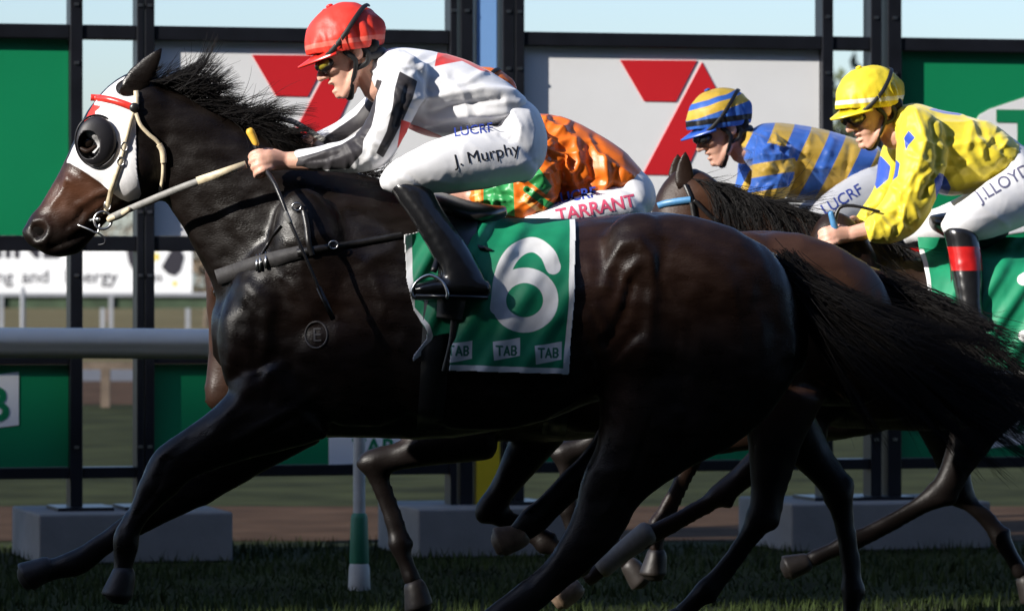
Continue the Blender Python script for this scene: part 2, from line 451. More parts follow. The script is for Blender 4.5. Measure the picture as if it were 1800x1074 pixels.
M['far_rail'] = mat('far_grey_rail', (.24, .25, .27), .5, .3, .1, 1)
M['hedge'] = mat('green_mesh', (.04, .06, .035), .8, .2, .3, 2)
M['bark'] = mat('bark', (.11, .085, .065), .9, .2, .3, 6, .4, 30)
M['leaf'] = mat('gum_leaves', (.055, .07, .035), .6, .3, .45, .8)
M['leaf_dry'] = mat('dry_leaves', (.12, .085, .05), .7, .3, .4, .8)
M['render_wall'] = mat('brick_wall', (.16, .10, .075), .8, .2, .08, .3)
M['glass'] = mat('tinted_glass', (.03, .05, .06), .08, .7, 0)

def sheet(name, pts, z, m, kind='structure'):
    v = [(x, y, z) for x, y in pts]; return mk(name, v, [tuple(range(len(v)))], m, None, False, kind)

# ------------------------------------------------------------------ ground
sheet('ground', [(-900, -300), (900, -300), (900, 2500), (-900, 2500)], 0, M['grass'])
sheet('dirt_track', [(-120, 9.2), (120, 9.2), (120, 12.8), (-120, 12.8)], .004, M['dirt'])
sheet('gravel_path', [(-200, 35.5), (200, 35.5), (200, 47.5), (-200, 47.5)], .004, M['dirt'])
sheet('road', [(-300, 47.6), (300, 47.6), (300, 60), (-300, 60)], .004, M['road'])
sheet('field', [(-800, 61), (800, 61), (800, 2400), (-800, 2400)], .004, M['field'])

# short turf standing up where the ground is close enough to tell
N = 26000
gx = rng.uniform(-3.6, 3.6, N); gy = 3.2 + rng.uniform(0, 1, N)**1.2*5.6
h = rng.uniform(.02, .055, N)*(.7 + .6*(noise(np.stack([gx, gy, gx*0], 1), 1.7) > 0)); a = rng.uniform(0, 6.28, N)
dx, dy = np.cos(a)*.005, np.sin(a)*.005
lean = rng.normal(0, .014, (N, 2))
gv = np.stack([np.stack([gx-dx, gy-dy, gx*0], 1), np.stack([gx+dx, gy+dy, gx*0], 1), np.stack([gx+lean[:, 0], gy+lean[:, 1], h], 1)], 1).reshape(-1, 3)
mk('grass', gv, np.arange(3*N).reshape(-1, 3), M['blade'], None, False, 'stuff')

# ------------------------------------------------------------------ billboards behind the rail
YB, SL = 8.3, .27                   # the board line runs away to the right
UB = np.array([1, SL, 0])/math.hypot(1, SL); NB = np.array([UB[1], -UB[0], 0])   # along, towards the track
def bd(px):
    k = (px-900)/FPX; x = k*(YB-CAM_Y)/(1-SL*k); return x*math.hypot(1, SL)      # distance along the board line
def bz(px, py):
    x = bd(px)*UB[0]; s = FPX/(YB+SL*x-CAM_Y); return CAM_Z-(py-500)/s
def bp(u, z, d=0.0): return np.array([0, YB, 0]) + UB*u + NB*d + np.array([0, 0, z])
def bbox(u0, u1, z0, z1, d0, d1):
    v = [bp(u, z, d) for z in (z0, z1) for d in (d1, d0) for u in (u0, u1)]
    return np.array(v), [(0, 1, 3, 2), (4, 6, 7, 5), (0, 4, 5, 1), (1, 5, 7, 3), (3, 7, 6, 2), (2, 6, 4, 0)]
def bpoly(pts, d, thick=.004):
    """flat cut-out of given (px,py) outline lying on a panel"""
    q = [(bd(x), bz(x, y)) for x, y in pts]; n = len(q)
    v = [bp(u, z, d+thick) for u, z in q] + [bp(u, z, d) for u, z in q]
    return np.array(v), [tuple(range(n))] + [(i, i+n, (i+1) % n+n, (i+1) % n) for i in range(n)]
def btext(s, size, cpx, d, extra=0.0):
    v, f = text_flat(s, size, extra); u0, z0 = bd(cpx[0]), bz(*cpx)
    return np.array([bp(u0+a[0], z0+a[2], d) for a in v]), f

def billboard(label, posts, beams, panels, loc_px):
    o = bp(bd(loc_px), 0); t = empty('billboard', label, 'billboard', tuple(o), 'billboards along the infield')
    for p0, p1, zt in posts:
        bevel(mk('post', *bbox(bd(p0), bd(p1), .2, zt, -.08, .045), M['frame'], t, False), .004)
    for p0, p1, zt in posts:
        for zb in (MID[0]-.12, MID[1]+.12, TOP[0]-.12, TOP[1]+.1, LOW[1]+.1):
            u = (bd(p0)+bd(p1))/2; mk('bolt', *bbox(u-.011, u+.011, zb-.007, zb+.007, .0452, .052), M['metal'], t, False)
    for a, b, z0, z1 in beams:
        bevel(mk('beam', *bbox(bd(a)+.002, bd(b)-.002, z0, z1, -.07, .036), M['frame'], t, False), .004)
    out = []
    for a, b, z0, z1, m in panels:
        out.append(mk('panel', *bbox(bd(a)+.002, bd(b)-.002, z0+.002, z1-.002, -.055, -.004), M[m], t, False))
    return t, out
TOP, MID, LOW = (2.575, 2.645), (1.525, 1.60), (.40, .455)
UP = (4.2, 4.27); LP = (.455, .965)
tl, pl = billboard('black framed billboard with a red seven on white, behind the red-capped rider and leading horse',
    [(-420, -398, 4.3), (121, 143, 4.3), (238, 250, 4.3), (252, 269, 4.3), (788, 800, 4.3), (806, 828, 4.3)],
    [(a, b, *z) for a, b in ((-398, 121), (143, 238), (269, 788)) for z in (TOP, MID, LOW, UP)] + [(a, b, .965, 1.0) for a, b in ((-398, 121), (269, 788))],
    [(-398, 121, MID[1], TOP[0], 'panel_g'), (269, 788, MID[1], TOP[0], 'panel_w'), (-398, 121, *LP, 'panel_g'), (269, 788, *LP, 'panel_g')], 200)
tr_, pr = billboard('black framed billboard with red seven and green panel behind the blue and yellow riders',
    [(880, 900, 4.3), (902, 918, 4.3), (1441, 1460, 4.3), (1526, 1545, 4.3), (1556, 1580, 4.3), (2110, 2130, 4.3)],
    [(a, b, *z) for a, b in ((918, 1441), (1460, 1526), (1580, 2110)) for z in (TOP, MID, LOW, UP)] + [(a, b, .965, 1.0) for a, b in ((918, 1441), (1580, 2110))],
    [(918, 1441, MID[1], TOP[0], 'panel_w'), (1580, 2110, MID[1], TOP[0], 'panel_g'), (918, 1441, *LP, 'panel_g'), (1580, 2110, *LP, 'panel_g')], 1500)
def seven(par, ox, oy):
    mk('logo', *bpoly([(1090+ox, 106+oy), (1225+ox, 107+oy), (1188+ox, 179+oy), (1132+ox, 178+oy)], -.004), M['logo_red'], par, False)
    mk('logo', *bpoly([(1234+ox, 110+oy), (1266+ox, 170+oy), (1203+ox, 308+oy), (1130+ox, 307+oy)], -.004), M['logo_red'], par, False)
seven(pr[0], 0, 0); seven(pl[1], -647, -9)
def flag(par, x0, y0, w, h, m=M['panel_w'], size=.2):
    """white slanted flag with green letters"""
    mk('letter_flag', *bpoly([(x0, y0+h*.14), (x0+w*.1, y0+h*.1), (x0+w, y0-h*.16), (x0+w, y0+h*.86), (x0, y0+h*1.12)], -.004), m, par, False)
    mk('lettering', *btext('TAB', size, (x0+w*.52, y0+h*.5), .003, size*.02), M['letter_g'], par, False)
mk('letter_flag', *bpoly([(1716, 212), (1722, 202), (1740, 192), (1800, 172), (2046, 100), (2046, 370), (1716, 420)], -.004), M['panel_w'], pr[1], False)
mk('lettering', *btext('TAB', .50, (1895, 262), .003, .012), M['letter_g'], pr[1], False)
flag(pl[2], -165, 668, 198, 92, size=.24); flag(pl[3], 578, 762, 150, 50, size=.12)
flag(pr[2], 1000, 762, 160, 50, size=.12); flag(pr[3], 1712, 690, 190, 90, size=.24)

# winning post between the boards
D = -.03
wp = empty('winning_post', 'tall flat post, pale blue above and yellow below, in the gap between the two billboards', 'post', tuple(bp(bd(855), 0, D)))
bevel(mk('upper_post', *bbox(bd(836), bd(872), 1.2, 4.6, D-.06, D+.06), M['post_blue'], wp, False), .006)
bevel(mk('lower_post', *bbox(bd(834), bd(876), 0, 1.198, D-.07, D+.07), M['post_yel'], wp, False), .006)

# concrete ballast blocks under the boards
for k, (a, b, lb) in enumerate(((45, 380, 'pale concrete ballast block under the green billboard panel, leftmost of three'),
                            (700, 1030, 'pale concrete ballast block under the gap between the two billboards'),
                            (1345, 1690, 'pale concrete ballast block beneath the right billboard, below the yellow rider'))):
    u0, u1 = bd(a), bd(b); o = bp((u0+u1)/2, 0, 0)
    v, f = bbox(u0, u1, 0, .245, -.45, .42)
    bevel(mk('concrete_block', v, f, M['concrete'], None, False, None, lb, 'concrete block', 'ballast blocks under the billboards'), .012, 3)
# foot plates belong to the posts of the boards
for par, lst in ((tl, (121, 238)), (tr_, (880, 1441, 1526))):
    for p in lst: mk('foot_plate', *bbox(bd(p)-.08, bd(p)+.2, .245, .262, -.2, .16), M['frame'], par, False)

# ------------------------------------------------------------------ running rail
YR = 5.5
rr = empty('running_rail', 'white plastic running rail on upright posts between the horses and billboards', 'rail', (0, YR, 0))
th = np.linspace(0, 2*np.pi, 28, endpoint=False)
prof = np.stack([.062*np.cos(th)*np.where(np.sin(th) < -.05, .86, 1), .068*np.sin(th)], 1)
for a, b in ((-12, -4.6), (-4.6, 1.4), (1.4, 7.4), (7.4, 13)):
    R = [np.stack([np.full(28, x), YR + prof[:, 0], 1.098 + prof[:, 1] + .004*math.sin(x*1.7)], 1) for x in np.linspace(a+.002, b-.002, 14)]
    mk('rail_tube', *rings(R), M['rail'], rr)
for x0 in (-4.6, 1.4): mk('rail_joint', *rings([np.stack([np.full(28, x), YR + prof[:, 0]*1.04, 1.098 + prof[:, 1]*1.04 + .004*math.sin(x0*1.7)], 1) for x in (x0-.05, x0+.05)]), M['rail'], rr)
for x in (-10.5, -7.24, -3.96, -.68, 2.6, 5.88, 9.16):
    p = mk('post', *tube([(x, YR, 1.04), (x, YR, .6), (x, YR, .0)], [.027, .027, .027], 14), M['rail_post'], rr)
    mk('sleeve', *tube([(x, YR, .32), (x, YR, .13)], [.038, .044], 14, 1), M['rail_grn'], p)
    mk('foot', *tube([(x, YR, .10), (x, YR, .0)], [.046, .05], 14, 1), M['rail_post'], p)

# ------------------------------------------------------------------ beyond the boards
YS = 111.0
def far(px, py, y=YS): a = P(px, py, y); return np.array([a[0], y, a[1]])
fs = empty('advertising_sign', 'long white advertising sign with black lettering beyond the far rail', 'sign', tuple(far(60, 588)))
c0, c1 = far(-420, 515), far(337, 425)
mk('sign_face', *box(c0[0], c1[0], YS, YS+.15, c0[2], c1[2]), M['far_white'], fs, False)
for px in (-300, -60, 180, 330): q = far(px, 515); mk('leg', *box(q[0]-.06, q[0]+.06, YS+.02, YS+.12, 0, q[2]), M['far_rail'], fs, False)
def ftext(s, size, cpx, m, extra=0.0):
    v, f = text_flat(s, size, extra); c = far(*cpx); mk('lettering', v + c + np.array([0, -.012, 0]), f, m, fs, False)
ftext('MINE', 1.05, (30, 433), M['far_black'], .03); ftext('Mining', .56, (-22, 487), M['far_black'], .004); ftext('and', .56, (62, 487), M['far_black'], .004); ftext('Energy', .56, (160, 487), M['far_black'], .004); ftext('sales', .42, (262, 487), M['far_black'], .004)
def fdisc(pts, m):
    v = [far(x, y) + np.array([0, -.012, 0]) for x, y in pts]; mk('emblem', v, [tuple(range(len(v)))], m, fs, False)
fdisc([(222, 440), (240, 432), (252, 445), (246, 470), (236, 479), (226, 462)], M['far_black'])
fdisc([(283, 470), (300, 440), (318, 438), (325, 452), (318, 476), (308, 486), (295, 482)], M['far_black'])
fdisc([(268, 450), (276, 444), (282, 452), (274, 460)], M['far_yel']); fdisc([(303, 494), (311, 494), (311, 503), (303, 503)], M['far_yel'])

YF = 104.0
fr = empty('far_rail', 'grey rail fence with green mesh across the field beyond the boards', 'fence', (0, YF, 0))
mk('top_rail', *box(-60, 60, YF-.05, YF+.05, 1.04, 1.14), M['far_rail'], fr, False)
mk('mesh_strip', *box(-60, 60, YF+.06, YF+.09, .72, 1.035), M['hedge'], fr, False)
for k in range(40):
    x = -58 + k*2.95; mk('post', *box(x-.05, x+.05, YF-.045, YF+.045, 0, 1.035), M['far_rail'], fr, False)
for px, lb in ((40, 'slim grey pole in the field left of the leading horse, below the white sign'), (384, 'slim grey pole in the field just left of the leading horse chest')):
    q = far(px, 540, 70); mk('field_pole', *tube([(q[0], 70, 0), (q[0], 70, 1.28)], [.045, .045], 10), M['far_rail'], None, True, None, lb, 'pole', 'grey poles in the field')
# brown rail fence by the gravel path
lf = empty('low_fence', 'low brown rail fence beside the gravel path, seen through the billboard gap', 'fence', (-5, 34.5, 0))
mk('rail', *box(-14, 14, 34.46, 34.54, .42, .5), M['bark'], lf, False)
for x in np.arange(-13.5, 14, 1.8): mk('post', *box(x-.05, x+.05, 34.45, 34.55, 0, .418), M['bark'], lf, False)

def tree(label, px, y, hgt, wid, m, n=900, seed=0):
    r = np.random.default_rng(seed); x = P(px, 500, y)[0]; hw = wid/2
    t = empty('tree', label, 'tree', (x, y, 0), 'trees beyond the field')
    parts = [tube([(x, y, -.1), (x+.1, y, hgt*.35), (x+.15, y, hgt*.7)], [hgt*.03, hgt*.022, hgt*.008], 9)]
    for k in range(7):
        z0 = hgt*r.uniform(.25, .5); a = r.uniform(0, 6.28); e = np.array([x+math.cos(a)*hw*.75, y+math.sin(a)*hw*.75, z0+hgt*r.uniform(.15, .4)])
        parts.append(tube([(x+.1, y, z0), (e+np.array([x, y, z0]))/2 + (0, 0, .2), e], [hgt*.014, hgt*.009, hgt*.004], 6, 2))
    mk('trunk', *join(parts), M['bark'], t)
    cl = [(x + r.normal(0, hw*.42), y + r.normal(0, hw*.42), hgt*r.uniform(.42, .92), r.uniform(.2, .42)*hw) for _ in range(14)]
    V = []
    for k in range(n):
        c = cl[r.integers(len(cl))]; d = r.normal(0, 1, 3); d /= np.linalg.norm(d); p = np.array(c[:3]) + d*c[3]*r.uniform(.35, 1.1)
        u = r.normal(0, 1, 3); u /= np.linalg.norm(u); w = np.cross(u, r.normal(0, 1, 3)); w /= np.linalg.norm(w); s = hgt*r.uniform(.018, .04)
        V += [p-u*s-w*s*.4, p+u*s*.2-w*s*.5, p+u*s+w*s*.3, p-u*s*.3+w*s*.5]
    mk('crown', V, np.arange(4*n).reshape(-1, 4), m, t, False)
tl_ = [('tall grey-green gum tree seen in the billboard gap left of the yellow cap', 1500, 140, 8.6, 7.5, 'leaf'), ('dry brown tree behind the white advertising sign end', 362, 125, 3.4, 4.5, 'leaf_dry'),
       ('low brown scrubby tree standing furthest left in the field', 430, 150, 4.2, 6, 'leaf_dry'), ('broad green gum tree hidden behind the right billboard', 1250, 160, 7, 8, 'leaf'),
       ('green gum tree right of the tall gum, behind the green panel', 1660, 150, 7.5, 8, 'leaf'), ('dry brown bush at the field edge behind the white sign', 190, 150, 3.6, 6, 'leaf_dry')]
for i, a in enumerate(tl_): tree(a[0], a[1], a[2], a[3], a[4], M[a[5]], seed=i)

# ------------------------------------------------------------------ unseen building added behind the camera, sized to shade the lower horses and boards
gs = empty('shade_building', 'added unseen brown building behind the camera, shaped to shade the track, with wing and shade board', 'shade_building', (-50, -32, 0))
GX0, GX1, GY = -110, 4, -25.0
ST = SUN_TO.z/-SUN_TO.y            # drop of the sunlight per metre towards the boards
HB = 1.20 - GY*ST                  # parapet height, set by where its shade edge should fall
for k in range(6):
    z0 = k*HB/6
    mk('storey', *box(GX0, GX1, GY-14, GY-.4, z0+.02, z0+HB/6-.5), M['render_wall'], gs, False)
    mk('floor_slab', *box(GX0-.3, GX1+.3, GY-14.2, GY-.002, z0+HB/6-.498, z0+HB/6-.002 if k < 5 else HB), M['render_wall'], gs, False)
    mk('window_band', *box(GX0+2, GX1-2, GY-.42, GY-.36, z0+1, z0+HB/6-1), M['glass'], gs, False)
for k in range(9):  # taller wing, added to block sky light from the right
    z0 = k*4.2
    mk('sky_block_storey', *box(4.3, 110, GY-14, GY-.4, z0+.02, z0+3.7), M['render_wall'], gs, False)
    mk('floor_slab', *box(4.302, 110.3, GY-14.2, GY-.002, z0+3.702, z0+4.198), M['render_wall'], gs, False)
    mk('window_band', *box(7, 107, GY-.42, GY-.36, z0+1, z0+3.2), M['glass'], gs, False)
# board added above the roof to shade the rail and billboard feet, parallel to them
def gs_pt(x, z, d): 
    return (x + NB[0]*d, -15 + SL*x + NB[1]*d, z)
def gs_box(x0, x1, z0, z1, d0, d1):
    v = [gs_pt(x, z, d) for z in (z0, z1) for d in (d1, d0) for x in (x0, x1)]
    return np.array(v), [(0, 1, 3, 2), (4, 6, 7, 5), (0, 4, 5, 1), (1, 5, 7, 3), (3, 7, 6, 2), (2, 6, 4, 0)]
SB0, SB1 = 29.25, 36.2
mk('shade_board', *gs_box(-78, -41, SB0, SB1, -.15, .15), M['frame'], gs, False)
for x in (-74, -66, -58, -50, -43): mk('shade_board_post', *gs_box(x-.1, x+.1, HB+.004, SB0-.004, -.1, .1), M['frame'], gs, False)

# ------------------------------------------------------------------ horses
HEAD = [  # forehead side, jaw side, half width
    ((44, 398), (60, 436), .036), ((54, 378), (92, 450), .052), ((74, 352), (136, 448), .054), ((96, 316), (158, 424), .054), ((115, 280), (186, 392), .062),
    ((136, 232), (215, 374), .083), ((160, 184), (252, 366), .098), ((192, 148), (284, 352), .098), ((232, 126), (312, 318), .09), ((262, 132), (325, 290), .08)]
NECK = [
    ((244, 128), (276, 338), .075), ((300, 150), (296, 362), .085), ((370, 184), (322, 398), .095), ((440, 222), (346, 448), .11), ((520, 258), (372, 500), .135),
    ((600, 292), (396, 575), .165), ((690, 322), (430, 660), .19)]
TRUNK = [
    ((398, 510), (402, 650), .10), ((440, 425), (442, 715), .19), ((540, 335), (530, 762), .24), ((640, 318), (630, 770), .262), ((760, 350), (750, 772), .285),
    ((860, 380), (850, 762), .30), ((950, 388), (950, 742), .295), ((1030, 383), (1030, 712), .275), ((1110, 374), (1120, 695), .265), ((1200, 377), (1200, 700), .26),
    ((1280, 405), (1280, 705), .235), ((1345, 445), (1350, 700), .19), ((1394, 505), (1396, 660), .09)]
MUSC = [  # centre, radii px (along, up), half depth m, side offset m, tilt deg
    ((475, 545), (80, 150), .12, .11, 18), ((560, 480), (75, 150), .10, .17, -12), ((500, 680), (95, 80), .10, .12, 0), ((425, 600), (40, 95), .10, .06, 0),
    ((1215, 500), (170, 118), .13, .14, 18), ((1120, 470), (75, 95), .10, .17, 0), ((1320, 560), (80, 140), .11, .12, -8), ((1150, 600), (95, 110), .11, .15, 0),
    ((850, 590), (230, 165), .13, .175, 0), ((640, 600), (150, 150), .12, .15, 0)]

FORE = [(0, .100, .085), (.35, .075, .068), (.75, .05, .05), (1.0, .05, .046), (1.12, .033, .033), (1.5, .025, .025), (1.85, .029, .029), (2.0, .040, .036), (2.4, .031, .031), (2.75, .034, .034)]
HIND = [(0, .150, .10), (.3, .105, .08), (.7, .06, .052), (.93, .05, .045), (1.05, .056, .046), (1.25, .033, .031), (1.6, .026, .026), (1.85, .030, .030), (2.0, .041, .037), (2.4, .032, .032), (2.75, .035, .035)]
def leg_parts(kind, joints, y0, yc, sc=1.0):
    """joints: four (px,py): elbow/stifle, knee/hock, fetlock, toe"""
    J = np.array([P(*q, y0) for q in joints]); prof = FORE if kind == 'fore' else HIND
    rows, pts = [], []
    for t, h, w in prof:
        i = min(int(t), 2); p = J[i] + (J[i+1]-J[i])*(t-i); pts.append(p)
    pts = np.array(pts); tn = np.gradient(pts, axis=0)
    for (t, h, w), p, d in zip(prof, pts, tn):
        d = d/np.linalg.norm(d); nrm = np.array([-d[1], d[0]])
        if nrm[1] < 0 and abs(nrm[1]) > .2: nrm = -nrm
        rows.append((p, nrm, h*sc, w*sc, yc))
    # keep the side consistent down the leg
    out = []; prev = None
    for p, nrm, h, w, yy in rows:
        if prev is not None and np.dot(prev, nrm) < 0: nrm = -nrm
        prev = nrm; out.append([*(p + nrm*h), *(p - nrm*h), w, y0+yy])
    parts = [loft(out, 18, 4)]
    d = (J[3]-J[2])/np.linalg.norm(J[3]-J[2])
    if kind == 'hind':
        a = J[1] - J[0]; a /= np.linalg.norm(a); b = J[2] - J[1]; b /= np.linalg.norm(b); o = (a - b); o /= np.linalg.norm(o)+1e-9
        if o[0] < 0 and abs(o[0]) > .3: o = -o
        q = J[1] + o*.035 - a*.01; parts.append(ell((q[0], y0+yc, q[1]), (.035, .03, .045), 0))
    bk = lambda v: np.array([-v[1], v[0]])/np.linalg.norm(v)      # towards the back of the leg
    d1 = J[2]-J[1]; n1 = bk(d1); u1 = d1/np.linalg.norm(d1); y_ = y0+yc
    tp = [J[1]+u1*.05+n1*.036, J[1]+d1*.35+n1*.033, J[1]+d1*.7+n1*.034, J[2]+n1*.030]
    parts.append(tube([(q[0], y_, q[1]) for q in tp], [.013, .0125, .0135, .016], 10, 3))
    if kind == 'fore':
        d0 = J[1]-J[0]; n0 = bk(d0); u0 = d0/np.linalg.norm(d0); q = J[1]-n0*.006
        parts += [ell((q[0], y_, q[1]), (.042, .044, .052), math.atan2(u0[0], -u0[1])*-1), ell((*(J[1]+n1*.042-u1*.02)[:1], y_, (J[1]+n1*.042-u1*.02)[1]), (.02, .022, .028))]
        for sd in (-1, 1): q = J[0]+d0*.55-n0*.02; parts.append(tube([(*(J[0]+d0*.1)[:1], y_+sd*.03, (J[0]+d0*.1)[1]), (q[0], y_+sd*.032, q[1]), (*(J[1]-u0*.05)[:1], y_+sd*.022, (J[1]-u0*.05)[1])], [.05, .034, .018], 10, 3))
    else:
        d0 = J[1]-J[0]; n0 = bk(d0); u0 = d0/np.linalg.norm(d0)
        parts.append(tube([(*(J[0]+d0*.45+n0*.075)[:1], y_, (J[0]+d0*.45+n0*.075)[1]), (*(J[1]-u0*.10+n0*.058)[:1], y_, (J[1]-u0*.10+n0*.058)[1]), (*(J[1]+n0*.05)[:1], y_, (J[1]+n0*.05)[1])], [.02, .014, .018], 10, 3))
    q = J[2]+n1*.034+u1*.012; parts.append(ell((q[0], y_, q[1]), (.02, .022, .022)))
    q = J[2]; parts.append(ell((q[0], y0+yc, q[1]), (.04, .038, .042)))
    return parts, (J[3], d)
def hoof_mesh(toe, d, y, back=None):
    n = np.array([-d[1], d[0]])
    if n[0] > 0: n = -n          # front of the foot
    c = toe - d*.035
    rows = []
    for t, a, b, w in ((0, .036, .036, .037), (.02, .042, .04, .042), (.055, .054, .040, .047), (.078, .060, .040, .050), (.084, .050, .032, .042)):
        p = c + d*t; f = p + n*a; k = p - n*b; rows.append([f[0], f[1], k[0], k[1], w, y])
    return loft(rows, 20, 2)

def horse(label, y0, dx, dz, nrot, legs, coat, hs=(0, 0), dip=0.0, *,  group='racehorses galloping past the post', head=True, zoneset=None, voxel=.0125):
    PV = P(640, 430); cs, sn = math.cos(nrot), math.sin(nrot)
    def tr(px, py, w=0.0):
        a = P(px, py)
        if w > 0:
            an = nrot*w; q = a - PV; a = PV + np.array([q[0]*math.cos(an) - q[1]*math.sin(an), q[0]*math.sin(an) + q[1]*math.cos(an)]) + np.array(hs)*w
        return a + np.array([dx, dz])
    root = empty('horse', label, 'horse', (P(800, 500)[0]+dx, y0, 0), group)
    def rows(S, wts, dips=None):
        o = []
        for n_, ((T, B, w), k) in enumerate(zip(S, wts)):
            t, b = tr(*T, k), tr(*B, k)
            if dips: t = t - np.array([0, dip*dips[n_]])
            o.append([t[0], t[1], b[0], b[1], w, y0])
        return o
    parts = [loft(rows(TRUNK, [0]*20, [.1, .5, 1, 1, .7, .35, .1, 0, 0, 0, 0, 0, 0]), 28, 4), loft(rows(NECK, [1, 1, .98, .92, .75, .45, .1], [.1, .25, .45, .65, .9, 1, 1]), 24, 4)]
    hp = loft(rows(HEAD, [1]*20), 26, 5); parts.append(hp)
    for c, r, d, off, tilt in MUSC:
        q = tr(*c, 0)
        for sd in (-1, 1): parts.append(ell((q[0], y0+sd*off, q[1]), (r[0]/550, d, r[1]/550), math.radians(tilt)))
    # cheek, eye brow, nostril rim
    for c, r, d, off in (((232, 300), (44, 52), .045, .068), ((172, 232), (20, 18), .03, .083), ((150, 330), (40, 12), .02, .05)):
        q = tr(*c, 1)
        for sd in (-1, 1): parts.append(ell((q[0], y0+sd*off, q[1]), (r[0]/550, d, r[1]/550), math.radians(25)-nrot))
    hoofs = []
    for kind, j, yc, thick, pale in legs:
        if kind == 'trace':
            parts.append(loft(lpx([(a, b, w, yc) for a, b, w in j[0]], y0), 20, 4)); toe = P(*j[1][0], y0); d = P(*j[1][1], y0) - toe; d /= np.linalg.norm(d)
        else:
            lp, (toe, d) = leg_parts(kind, j, y0, yc, thick); parts += lp
        hoofs.append((toe, d, y0+yc, pale))
    me = fuse(parts, voxel, 6, .55)
    return root, me, tr, hp, hoofs

def ear(root, base, tip, y, w, m, name='ear'):
    b, t = np.array(base), np.array(tip); ax = t-b; L = np.linalg.norm(ax); ax /= L; nr = np.array([-ax[1], ax[0]])
    R = []
    for k, u in zip((.6, .95, 1.0, .74, .40, .05), (0, .2, .42, .68, .87, 1)):
        c = b + ax*L*u; h = w*k; th = np.linspace(0, 2*np.pi, 14, endpoint=False)
        dep = np.where(np.sin(th) < 0, .25, .8)*h
        R.append(np.stack([c[0] + nr[0]*h*np.cos(th), y + dep*np.sin(th)*1.0 + .012*(1-abs(2*u-1)), c[1] + nr[1]*h*np.cos(th)], 1))
    return mk(name, *rings(R), m, root)

def finish_body(root, me, coat, y0, tr, zones=(), strokes=(), fine=.0030, seed=1, dark_legs=False):
    if len(strokes): emboss(me, strokes, y0)
    co = co_of(me); no = no_of(me)
    d = fine*(ridged(co*np.array([1, 1, .6]), 9, seed)-.4) + fine*.5*noise(co, 26, seed+3)
    set_co(me, co + no*d[:, None])
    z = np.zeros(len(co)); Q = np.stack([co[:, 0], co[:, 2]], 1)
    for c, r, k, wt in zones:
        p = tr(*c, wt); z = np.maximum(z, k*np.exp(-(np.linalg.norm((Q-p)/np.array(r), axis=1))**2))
    if dark_legs: z = np.maximum(z, np.clip((1.02 - co[:, 2])/.22, 0, 1))     # black points of a bay, also standing in for shade low down
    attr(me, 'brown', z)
    set_co(me, co_of(me) - ORG[root.name])
    return link('body', me, coat, root)

def world_bvh(me, root):
    o = Vector(ORG[root.name]); return BVHTree.FromPolygons([v.co + o for v in me.vertices], [tuple(p.vertices) for p in me.polygons])

def mane(root, crest, y0, ln, n, lift, seed, y_sp=.03, back=1.0, down=.0, side=-.05):
    """crest: xz polyline; hair blown back"""
    r = np.random.default_rng(seed); C = catmull(np.array(crest), 8); N = n
    t = r.uniform(0, 1, N)**.9*(len(C)-1.001); i = t.astype(int); f = (t-i)[:, None]; p = C[i]*(1-f) + C[i+1]*f
    u = t/len(C)
    NC = max(24, N//42); cid = np.clip((u*NC + r.normal(0, .55, N)).astype(int), 0, NC-1); uc = cid/NC
    big = noise(np.stack([uc*13, uc*0, uc*0], 1), 1, seed)
    cl_a, cl_c, cl_l, cl_y = r.normal(0, .19, NC), r.normal(-.55, .42, NC), r.uniform(.6, 1.25, NC), r.normal(side, .11, NC)
    fly = (r.uniform(0, 1, N) < .12)*1.0
    L = ln(uc)*cl_l[cid]*(1+.3*big)*(.8 + .3*r.uniform(0, 1, N))
    ang = lift(uc) + .22*big + cl_a[cid] + r.normal(0, .05, N) + fly*r.normal(.15, .25, N); K = 9; s = np.linspace(0, 1, K)
    curl = cl_c[cid] - down + r.normal(0, .10, N) + fly*r.normal(0, .4, N)
    S = np.zeros((N, K, 3)); pos = np.stack([p[:, 0], y0 + r.normal(0, y_sp, N), p[:, 1]-.012], 1); S[:, 0] = pos
    cen = np.zeros((NC, 2)); cnt = np.bincount(cid, minlength=NC) + 1e-6
    for k_ in (0, 1): cen[:, k_] = np.bincount(cid, p[:, k_], NC)/cnt
    pull = (cen[cid] - p)*(1-fly)[:, None]; yv = cl_y[cid] + r.normal(0, .04, N)
    for k in range(1, K):
        a = ang + curl*s[k]; st = L/(K-1)
        pos = pos + np.stack([np.cos(a)*st*back + pull[:, 0]*.8/(K-1), yv*st, np.sin(a)*st + pull[:, 1]*.8/(K-1)], 1); S[:, k] = pos
    return mk('mane', *hairs(S, .0010), M['hair'], root)

